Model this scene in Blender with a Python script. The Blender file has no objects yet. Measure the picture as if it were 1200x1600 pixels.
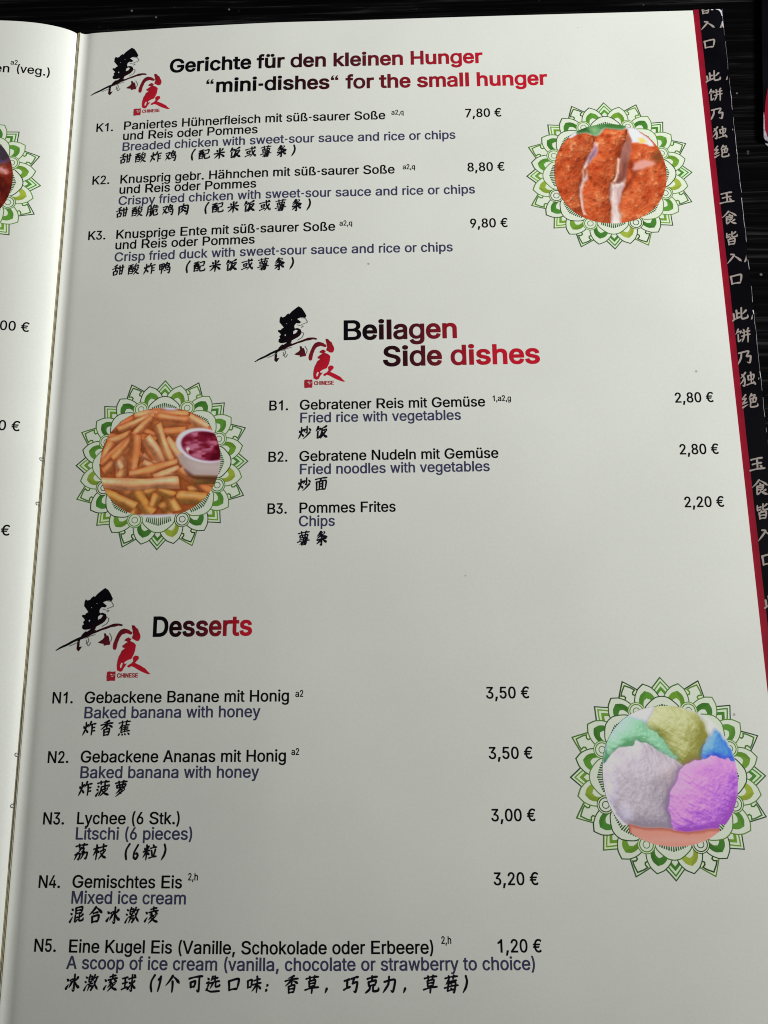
import bpy, math, random
import numpy as np
from mathutils import Vector
from mathutils.geometry import delaunay_2d_cdt

SC = bpy.context.scene
COL = SC.collection
U = 0.00093            # metres per page unit (the right page is 210 units wide)
ZT = 3.7               # height of the right page above the table, in page units

# ------------------------------------------------------------------ camera
cam = bpy.data.cameras.new('camera')
cam_o = bpy.data.objects.new('camera', cam)
COL.objects.link(cam_o)
cam.sensor_fit = 'VERTICAL'
cam.sensor_height = 24.0
cam.sensor_width = 18.0
cam.lens = 18.0
cam.clip_start = 0.005
cam.clip_end = 50
cam_o.location = (108.4415 * U, -217.803 * U, (221.826 + ZT) * U)
cam_o.rotation_euler = (0.205515, 0.0232262, -0.0106275)
SC.camera = cam_o
SC.cycles.pixel_filter_type = 'BLACKMAN_HARRIS'
SC.cycles.filter_width = 1.05

# ------------------------------------------------------------------ light
world = bpy.data.worlds.new('World')
SC.world = world
world.use_nodes = True
bg = world.node_tree.nodes['Background']
bg.inputs[0].default_value = (1.0, 0.96, 0.88, 1)
bg.inputs[1].default_value = 0.09


def area_light(name, loc, target, sx, sy, power, color):
    l = bpy.data.lights.new(name, 'AREA')
    l.shape = 'RECTANGLE'
    l.size, l.size_y = sx, sy
    l.energy = power
    l.color = color
    o = bpy.data.objects.new(name, l)
    COL.objects.link(o)
    o.location = loc
    o.rotation_euler = (Vector(target) - Vector(loc)).to_track_quat('-Z', 'Y').to_euler()
    return o


LP = Vector((1406 * U, -426 * U, (671 + ZT) * U))
area_light('window_light', LP, LP + Vector((0.34, 3.19, -1.0)), 0.30, 0.30, 112, (1.0, 0.997, 0.975))

vs = SC.view_settings
vs.view_transform = 'Standard'
vs.look = 'None'
vs.exposure = 0.0
vs.gamma = 1.0
vs.use_curve_mapping = False

# ------------------------------------------------------------------ colour
def lin(c):
    c = np.asarray(c, float) / 255.0
    return np.where(c <= 0.04045, c / 12.92, ((c + 0.055) / 1.055) ** 2.4)


PAPER = np.array([0.805, 0.83, 0.775])


def ink(rgb, paper=(205, 208, 200)):
    """albedo of a printed colour seen as rgb next to paper seen as paper"""
    return np.clip(lin(rgb) / lin(paper) * PAPER, 0.0, 0.92)


# ------------------------------------------------------------------ materials
def new_mat(name):
    m = bpy.data.materials.new(name)
    m.use_nodes = True
    nt = m.node_tree
    return m, nt, nt.nodes['Principled BSDF']


def N(nt, kind, **kw):
    n = nt.nodes.new(kind)
    for k, v in kw.items():
        setattr(n, k, v)
    return n


def ramp(nt, stops):
    r = N(nt, 'ShaderNodeValToRGB')
    e = r.color_ramp.elements
    while len(e) < len(stops):
        e.new(0.5)
    for s, (p, c) in zip(e, stops):
        s.position = p
        s.color = (*c, 1) if len(c) == 3 else c
    return r


def coords(nt, scale):
    tc = N(nt, 'ShaderNodeTexCoord')
    mp = N(nt, 'ShaderNodeMapping')
    mp.inputs['Scale'].default_value = scale
    nt.links.new(tc.outputs['Object'], mp.inputs['Vector'])
    return mp


def noise(nt, vec, scale, detail=4, rough=0.55):
    n = N(nt, 'ShaderNodeTexNoise')
    n.inputs['Scale'].default_value = scale
    n.inputs['Detail'].default_value = detail
    n.inputs['Roughness'].default_value = rough
    nt.links.new(vec.outputs[0], n.inputs['Vector'])
    return n


def paper_material(name, tint):
    m, nt, b = new_mat(name)
    mp = coords(nt, (1, 1, 1))
    n1 = noise(nt, mp, 26, 3)
    r1 = ramp(nt, [(0.3, tuple(tint * 0.965)), (0.7, tuple(np.minimum(tint * 1.02, .9)))])
    nt.links.new(n1.outputs['Fac'], r1.inputs['Fac'])
    # fine fibre mottle
    n2 = noise(nt, mp, 1500, 2)
    r2 = ramp(nt, [(0.25, (0.955,) * 3), (0.75, (1.0,) * 3)])
    nt.links.new(n2.outputs['Fac'], r2.inputs['Fac'])
    mx = N(nt, 'ShaderNodeMixRGB', blend_type='MULTIPLY')
    mx.inputs[0].default_value = 1
    nt.links.new(r1.outputs[0], mx.inputs[1])
    nt.links.new(r2.outputs[0], mx.inputs[2])
    # a few tiny specks of dirt
    vo = N(nt, 'ShaderNodeTexVoronoi')
    vo.inputs['Scale'].default_value = 75
    nt.links.new(mp.outputs[0], vo.inputs['Vector'])
    lt = N(nt, 'ShaderNodeMath', operation='LESS_THAN')
    lt.inputs[1].default_value = 0.028
    nt.links.new(vo.outputs['Distance'], lt.inputs[0])
    sep = N(nt, 'ShaderNodeSeparateColor')
    nt.links.new(vo.outputs['Color'], sep.inputs[0])
    gt = N(nt, 'ShaderNodeMath', operation='GREATER_THAN')
    gt.inputs[1].default_value = 0.84
    nt.links.new(sep.outputs[0], gt.inputs[0])
    mu = N(nt, 'ShaderNodeMath', operation='MULTIPLY')
    nt.links.new(lt.outputs[0], mu.inputs[0])
    nt.links.new(gt.outputs[0], mu.inputs[1])
    sc = N(nt, 'ShaderNodeMath', operation='MULTIPLY')
    sc.inputs[1].default_value = 0.6
    nt.links.new(mu.outputs[0], sc.inputs[0])
    md = N(nt, 'ShaderNodeMixRGB')
    nt.links.new(sc.outputs[0], md.inputs[0])
    nt.links.new(mx.outputs[0], md.inputs[1])
    md.inputs[2].default_value = (0.25, 0.24, 0.22, 1)
    nt.links.new(md.outputs[0], b.inputs['Base Color'])
    b.inputs['Roughness'].default_value = 0.55
    b.inputs['Specular IOR Level'].default_value = 0.18
    bp = N(nt, 'ShaderNodeBump')
    bp.inputs['Strength'].default_value = 0.03
    bp.inputs['Distance'].default_value = 0.0002
    n3 = noise(nt, mp, 900, 3)
    nt.links.new(n3.outputs['Fac'], bp.inputs['Height'])
    nt.links.new(bp.outputs[0], b.inputs['Normal'])
    return m


def print_material(name):
    m, nt, b = new_mat(name)
    at = N(nt, 'ShaderNodeAttribute', attribute_name='col')
    mp = coords(nt, (1, 1, 1))
    n2 = noise(nt, mp, 1600, 2)
    r2 = ramp(nt, [(0.2, (0.965,) * 3), (0.8, (1.02,) * 3)])
    nt.links.new(n2.outputs['Fac'], r2.inputs['Fac'])
    mx = N(nt, 'ShaderNodeMixRGB', blend_type='MULTIPLY')
    mx.inputs[0].default_value = 1
    nt.links.new(at.outputs['Color'], mx.inputs[1])
    nt.links.new(r2.outputs[0], mx.inputs[2])
    nt.links.new(mx.outputs[0], b.inputs['Base Color'])
    b.inputs['Roughness'].default_value = 0.5
    b.inputs['Specular IOR Level'].default_value = 0.08
    return m


def plain_material(name, c, rough=0.5, spec=0.3, metal=0.0, var=0.15, scale=300):
    m, nt, b = new_mat(name)
    mp = coords(nt, (1, 1, 1))
    n = noise(nt, mp, scale, 4)
    c = np.array(c, float)
    r = ramp(nt, [(0.3, tuple(c * (1 - var))), (0.7, tuple(c * (1 + var)))])
    nt.links.new(n.outputs['Fac'], r.inputs['Fac'])
    nt.links.new(r.outputs[0], b.inputs['Base Color'])
    b.inputs['Roughness'].default_value = rough
    b.inputs['Specular IOR Level'].default_value = spec
    b.inputs['Metallic'].default_value = metal
    return m


def specks(nt, mp, scale, size, keep):
    vo = N(nt, 'ShaderNodeTexVoronoi')
    vo.inputs['Scale'].default_value = scale
    nt.links.new(mp.outputs[0], vo.inputs['Vector'])
    lt = N(nt, 'ShaderNodeMath', operation='LESS_THAN')
    lt.inputs[1].default_value = size
    nt.links.new(vo.outputs['Distance'], lt.inputs[0])
    sep = N(nt, 'ShaderNodeSeparateColor')
    nt.links.new(vo.outputs['Color'], sep.inputs[0])
    gt = N(nt, 'ShaderNodeMath', operation='GREATER_THAN')
    gt.inputs[1].default_value = keep
    nt.links.new(sep.outputs[0], gt.inputs[0])
    mu = N(nt, 'ShaderNodeMath', operation='MULTIPLY')
    nt.links.new(lt.outputs[0], mu.inputs[0])
    nt.links.new(gt.outputs[0], mu.inputs[1])
    return mu


def table_material():
    m, nt, b = new_mat('black_wood_veneer')
    mp = coords(nt, (1, 1, 1))
    st = coords(nt, (8, 300, 1))
    wob = noise(nt, mp, 14, 3)
    add = N(nt, 'ShaderNodeMixRGB', blend_type='ADD')
    add.inputs[0].default_value = 0.55
    nt.links.new(st.outputs[0], add.inputs[1])
    nt.links.new(wob.outputs['Color'], add.inputs[2])
    g = noise(nt, add, 2.2, 5, 0.65)
    gr = ramp(nt, [(0.46, (0.0010, 0.0010, 0.0014)), (0.57, (0.0034, 0.0034, 0.0038)), (0.67, (0.021, 0.020, 0.0205))])
    nt.links.new(g.outputs['Fac'], gr.inputs['Fac'])
    d1 = specks(nt, mp, 330, 0.13, 0.80)
    d2 = specks(nt, mp, 120, 0.05, 0.7)
    big = noise(nt, mp, 22, 3)
    thr = ramp(nt, [(0.48, (0.05,) * 3), (0.58, (1,) * 3)])
    nt.links.new(big.outputs['Fac'], thr.inputs['Fac'])
    mu = N(nt, 'ShaderNodeMath', operation='MULTIPLY')
    nt.links.new(d1.outputs[0], mu.inputs[0])
    nt.links.new(thr.outputs[0], mu.inputs[1])
    ad = N(nt, 'ShaderNodeMath', operation='ADD', use_clamp=True)
    nt.links.new(mu.outputs[0], ad.inputs[0])
    nt.links.new(d2.outputs[0], ad.inputs[1])
    hf = N(nt, 'ShaderNodeMath', operation='MULTIPLY')
    hf.inputs[1].default_value = 0.42
    nt.links.new(ad.outputs[0], hf.inputs[0])
    mx = N(nt, 'ShaderNodeMixRGB')
    nt.links.new(hf.outputs[0], mx.inputs[0])
    nt.links.new(gr.outputs[0], mx.inputs[1])
    mx.inputs[2].default_value = (0.30, 0.28, 0.27, 1)
    nt.links.new(mx.outputs[0], b.inputs['Base Color'])
    b.inputs['Roughness'].default_value = 0.55
    b.inputs['Specular IOR Level'].default_value = 0.025
    bp = N(nt, 'ShaderNodeBump')
    bp.inputs['Strength'].default_value = 0.5
    bp.inputs['Distance'].default_value = 0.0004
    nt.links.new(g.outputs['Fac'], bp.inputs['Height'])
    nt.links.new(bp.outputs[0], b.inputs['Normal'])
    return m


M_PAPER = paper_material('coated_paper', PAPER)
M_EDGE = plain_material('paper_edge', (0.62, 0.55, 0.36), 0.8, 0.1, 0, 0.25, 700)
M_PRINT = print_material('printed_ink')
M_BLACK = plain_material('black_laminated_cover', (0.0024, 0.0024, 0.0042), 0.5, 0.04, 0, 0.4, 90)
M_RED = plain_material('red_print', (0.235, 0.0055, 0.019), 0.5, 0.08, 0, 0.12, 260)
M_WORN = plain_material('worn_white_edge', (0.62, 0.60, 0.66), 0.8, 0.1, 0, 0.35, 1200)
M_DULL = plain_material('worn_grey_edge', (0.30, 0.28, 0.33), 0.8, 0.1, 0, 0.5, 1200)
M_STEEL = plain_material('staple_wire', (0.34, 0.34, 0.37), 0.42, 0.5, 1.0, 0.1, 500)
M_TABLE = table_material()

# ------------------------------------------------------------------ objects
def tag(o, label=None, cat=None, group=None, kind=None):
    for k, v in (('label', label), ('category', cat), ('group', group), ('kind', kind)):
        if v:
            o[k] = v
    return o


def empty(name, loc):
    o = bpy.data.objects.new(name, None)
    COL.objects.link(o)
    o.location = loc
    o.empty_display_size = 0.02
    return o


def mesh_obj(name, verts, faces, mats, parent=None, corner_cols=None, face_mat=None, smooth=False):
    """verts in page units (z measured from the right page's level)"""
    v = np.asarray(verts, float).copy()
    v[:, 2] += ZT
    v *= U
    me = bpy.data.meshes.new(name)
    if isinstance(faces, np.ndarray):
        n, k = faces.shape
        me.vertices.add(len(v))
        me.vertices.foreach_set('co', v.ravel())
        me.loops.add(n * k)
        me.loops.foreach_set('vertex_index', faces.ravel().astype(np.int32))
        me.polygons.add(n)
        me.polygons.foreach_set('loop_start', (np.arange(n) * k).astype(np.int32))
        me.polygons.foreach_set('loop_total', np.full(n, k, np.int32))
        me.update(calc_edges=True)
    else:
        me.from_pydata([tuple(x) for x in v], [], [tuple(f) for f in faces])
        me.update()
    for m in (mats if isinstance(mats, (list, tuple)) else [mats]):
        me.materials.append(m)
    if corner_cols is not None:
        a = me.color_attributes.new('col', 'FLOAT_COLOR', 'CORNER')
        c = np.ones((len(me.loops), 4), np.float32)
        c[:, :3] = corner_cols
        a.data.foreach_set('color', c.ravel())
    if face_mat is not None:
        me.polygons.foreach_set('material_index', np.asarray(face_mat, np.int32))
    if smooth:
        me.polygons.foreach_set('use_smooth', np.ones(len(me.polygons), bool))
    me.update()
    o = bpy.data.objects.new(name, me)
    COL.objects.link(o)
    if parent is not None:
        o.parent = parent
    return o


# ------------------------------------------------------------------ the page surfaces
def z_left(x):
    x = np.asarray(x, float)
    z = (4.62 - 7.0 * np.exp(x / 10.6) - 1.9 * np.exp(x / 0.9)
         - 2.6 * (np.clip(-x - 60, 0, None) / 150) ** 2)
    return np.maximum(z, -2.9)


def z_right(x):
    x = np.asarray(x, float)
    u = np.clip(1 - x / 72.0, 0, 1.3)
    return -2.6 * u**1.3 + 0.42 * np.exp(-(x / 1.0) ** 2) - 0.25 * np.exp(-((x - 2.6) / 1.6) ** 2)


def surf(x, y):
    x = np.asarray(x, float)
    y = np.asarray(y, float)
    z = np.where(x >= 0, z_right(np.maximum(x, 0)), z_left(np.minimum(x, 0)))
    wave = 0.10 * np.sin(x * 0.045 + 1.0) * np.sin(y * 0.032 + x * 0.01) + 0.05 * np.sin(y * 0.071 + 0.8 + x * 0.03)
    return z + wave * np.clip(np.abs(x) / 40, 0, 1) * np.clip((210 - np.abs(x)) / 60, 0.15, 1)


def on_page(xy, dz):
    xy = np.asarray(xy, float)
    return np.column_stack([xy, surf(xy[:, 0], xy[:, 1]) + dz])


def sheet(name, xs, ys, top, bottom, mats, parent, right_edge=None, smooth=True):
    """closed slab over the grid xs * ys between the heights top(x,y) and bottom(x,y)"""
    nx, ny = len(xs), len(ys)
    X, Y = np.meshgrid(xs, ys, indexing='ij')
    if right_edge is not None:
        X = right_edge(X, Y)
    T = np.column_stack([X.ravel(), Y.ravel(), top(X, Y).ravel()])
    B = np.column_stack([X.ravel(), Y.ravel(), bottom(X, Y).ravel()])
    n = nx * ny
    idx = np.arange(n).reshape(nx, ny)
    a, b, c, d = idx[:-1, :-1].ravel(), idx[1:, :-1].ravel(), idx[1:, 1:].ravel(), idx[:-1, 1:].ravel()
    f = [np.column_stack([a, d, c, b]) if ys[0] < ys[-1] else np.column_stack([a, d, c, b])]
    # outward orientation is fixed below by the sign of y steps
    if ys[0] < ys[-1]:
        f = [np.column_stack([a, b, c, d])]
    f.append(f[0][:, ::-1] + n)
    ring = np.concatenate([idx[:, 0], idx[-1, 1:], idx[-2::-1, -1], idx[0, -2:0:-1]])
    r2 = np.roll(ring, -1)
    m, k = len(ring), np.arange(len(ring))
    side = np.column_stack([k, k + m, np.roll(k, -1) + m, np.roll(k, -1)]) + 2 * n
    f.append(side)
    faces = np.concatenate(f)
    fm = np.concatenate([np.zeros(len(f[0]) * 2, int), np.ones(len(side), int)])
    o = mesh_obj(name, np.vstack([T, B, T[ring], B[ring]]), faces, mats, parent, face_mat=fm)
    sm = np.zeros(len(o.data.polygons), bool)
    sm[:len(f[0])] = smooth
    o.data.polygons.foreach_set('use_smooth', sm)
    o.data.update()
    return o


H = 322.0
YS = np.concatenate([np.linspace(0, -H, 62)])
XR = np.concatenate([np.linspace(0.3, 4, 16), np.linspace(4.6, 20, 16), np.linspace(22, 80, 24), np.linspace(84, 210, 26)])
XL = np.concatenate([np.linspace(-210, -50, 26), np.linspace(-48, -12, 22), np.linspace(-11.4, -3, 18), np.linspace(-2.8, -0.55, 16)])

# ------------------------------------------------------------------ table (the setting)
tb = 40
tx = np.linspace(-700, 900, 17)
ty = np.linspace(-900, 500, 15)
tbl = sheet('table_top', tx, ty, lambda x, y: x * 0 - ZT, lambda x, y: x * 0 - ZT - 28, [M_TABLE, M_TABLE], None, smooth=False)
tag(tbl, 'black wood table top with fine grain and dust', kind='structure', cat='table')

# ------------------------------------------------------------------ the open menu
menu = empty('menu_booklet', (105 * U, -160 * U, 0))
tag(menu, 'open white menu booklet with green ornaments and food pictures on its pages', 'menu')
menu_inv = (-105 * U, -160 * U)


def under(o):
    """keep the page coordinates although the menu's Empty stands at the booklet's middle"""
    o.matrix_parent_inverse = menu.matrix_world.inverted()
    o.matrix_parent_inverse.translation = (-105 * U, 160 * U, 0)
    return o


def right_var(X, Y):
    return X


page_r = under(sheet('page', XR, YS, surf, lambda x, y: surf(x, y) - 0.12, [M_PAPER, M_PAPER], menu))
page_r['label'] = 'right page with three sections of dishes and three food pictures'


def fold_line(X, Y):
    """the left page's inner edge closes the gutter further down the fold"""
    w = np.clip(-Y / 200.0, 0, 1)
    k = np.clip((X + 6.0) / 5.45, 0, 1)
    return X + k * (0.38 * w + 0.22 * np.clip((-Y - 185) / 70, 0, 1) + 0.06 * np.sin(Y * 0.05) * w - 0.40 * (1 - w))


page_l = under(sheet('page', XL, YS, surf, lambda x, y: surf(x, y) - 0.12, [M_PAPER, M_PAPER], menu, right_edge=fold_line))
page_l['label'] = 'left page cut off by the edge of the picture'

# the other sheets below the open pages
XRB = np.concatenate([np.linspace(1.6, 20, 12), np.linspace(24, 80, 12), np.linspace(90, 209.92, 12)])
blk_r = under(sheet('page_stack', XRB, YS[::2], lambda x, y: surf(x, y) - 0.16, lambda x, y: surf(x, y) - 1.1, [M_PAPER, M_PAPER], menu))
XLB = np.concatenate([np.linspace(-209.6, -50, 12), np.linspace(-46, -3, 20), [-2.2, -1.7]])
blk_l = under(sheet('page_stack', XLB, YS[::2], lambda x, y: surf(x, y) - 0.16,
                    lambda x, y: np.minimum(surf(x, y) - 0.5, -2.9 + 0 * x), [M_PAPER, M_PAPER], menu))
# folded sheets seen down in the gutter: three thin lines
for gx, gz in ((-0.55, -2.62), (-0.12, -2.5), (0.26, -2.44)):
    ys = np.linspace(0.35, -H, 80)
    xs = np.linspace(-0.17, 0.17, 7)
    def gtop(X, Y, gx=gx, gz=gz):
        return gz + 0.12 * np.cos((X - gx) / 0.17 * 1.4) + 0.012 * np.sin(Y * 0.06 + gx * 9)
    under(sheet('folded_sheet', xs + gx, ys, gtop, lambda x, y, gz=gz: x * 0 + gz - 0.45, [M_EDGE, M_EDGE], menu))

# cover with the black band
XC = np.concatenate([np.linspace(-213, -6, 14), np.linspace(-3, 3, 7), np.linspace(8, 74, 10), np.linspace(84, 220, 12)])
YC = np.linspace(1.45, -H - 1, 60)


def cover_edge(X, Y):
    k = np.clip((X - 200) / 20.0, 0, 1)
    wob = 0.06 * np.sin(Y * 0.9) + 0.05 * np.sin(Y * 0.37 + 1)
    return X + k * (0.35 + Y * 0.0112 + np.clip(-Y - 140, 0, 400) * 0.008 + wob)


def cover_top(X, Y):
    zr = np.maximum(z_right(np.maximum(X, 0)) - 1.12, -3.3) - np.where(X > 205, 0.03, 0)
    return np.where(X >= 0, np.minimum(zr, -1.18), -3.3)


cover = under(sheet('cover', XC, YC, cover_top, lambda x, y: cover_top(x, y) - 0.38, [M_BLACK, M_BLACK], menu, right_edge=cover_edge, smooth=False))
CZ = -1.21 + 0.06


def flat(xy, z=CZ):
    xy = np.asarray(xy, float)
    return np.column_stack([xy, np.full(len(xy), z)])


ysr = np.concatenate([[1.44, -0.60, -0.62], np.linspace(-4, -H - 0.9, 47)])
rs = np.vstack([flat(np.column_stack([np.where(ysr > -0.61, 210.75, 209.0), ysr])), flat(np.column_stack([212.5 + 0.03 * np.sin(ysr * .6) - 0.0003 * ysr, ysr]))])
strip = mesh_obj('red_stripe', rs, [(i, i + 50, i + 51, i + 1)[::-1] for i in range(49)], M_RED, cover)

# ------------------------------------------------------------------ vector prints
def poly_area(p):
    p = np.asarray(p, float)
    x, y = p[:, 0], p[:, 1]
    return 0.5 * float(np.sum(x * np.roll(y, -1) - np.roll(x, -1) * y))


def offset_poly(p, d):
    """move the outline outward by d (p counter-clockwise)"""
    p = np.asarray(p, float)
    e = np.roll(p, -1, 0) - p
    L = np.maximum(np.linalg.norm(e, axis=1), 1e-9)[:, None]
    n = np.column_stack([e[:, 1], -e[:, 0]]) / L
    m = n + np.roll(n, 1, 0)
    q = np.maximum((m * m).sum(1), 0.7)[:, None]
    return p + 2 * d * m / q


def triangulate(polys, mode):
    """polys: list of (points, value). mode 'wind': keep where the values add up above zero;
    mode 'paint': every triangle takes the value of the last polygon that covers it"""
    vs, fs, vals = [], [], []
    for p, val in polys:
        p = [tuple(q) for q in p]
        if len(p) < 3:
            continue
        if poly_area(p) < 0:
            p = p[::-1]
        k = len(vs)
        vs += [Vector(q) for q in p]
        fs.append(list(range(k, k + len(p))))
        vals.append(val)
    out = delaunay_2d_cdt(vs, [], fs, 1, 1e-6)
    v, f, of = out[0], out[2], out[5]
    tri, tv = [], []
    for t, o in zip(f, of):
        if not o:
            continue
        if mode == 'wind':
            if sum(vals[i] for i in o) <= 0:
                continue
            tri.append(t); tv.append(1)
        else:
            tri.append(t); tv.append(vals[max(o)])
    return np.array([(q.x, q.y) for q in v]), tri, tv


class Print:
    """collects flat inked shapes; build() lays them on a surface as one mesh"""
    def __init__(s):
        s.v, s.f, s.c, s.n = [], [], [], 0

    def add(s, v, tri, col):
        """col: one colour, or a function of the vertices"""
        v = np.asarray(v, float)
        s.v.append(v)
        t = np.asarray(tri, int)
        s.f.append(t + s.n)
        s.n += len(v)
        if callable(col):
            c = col(v)[t.ravel()]
        else:
            col = np.asarray(col, float)
            c = np.repeat(col, 3, 0) if col.ndim == 2 else np.tile(col, (t.size, 1))
        s.c.append(c)

    def build(s, name, parent, place):
        return mesh_obj(name, place(np.vstack(s.v)), np.vstack(s.f), M_PRINT, parent, np.vstack(s.c))


def page_print(xy):
    return on_page(xy, 0.05)


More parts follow.
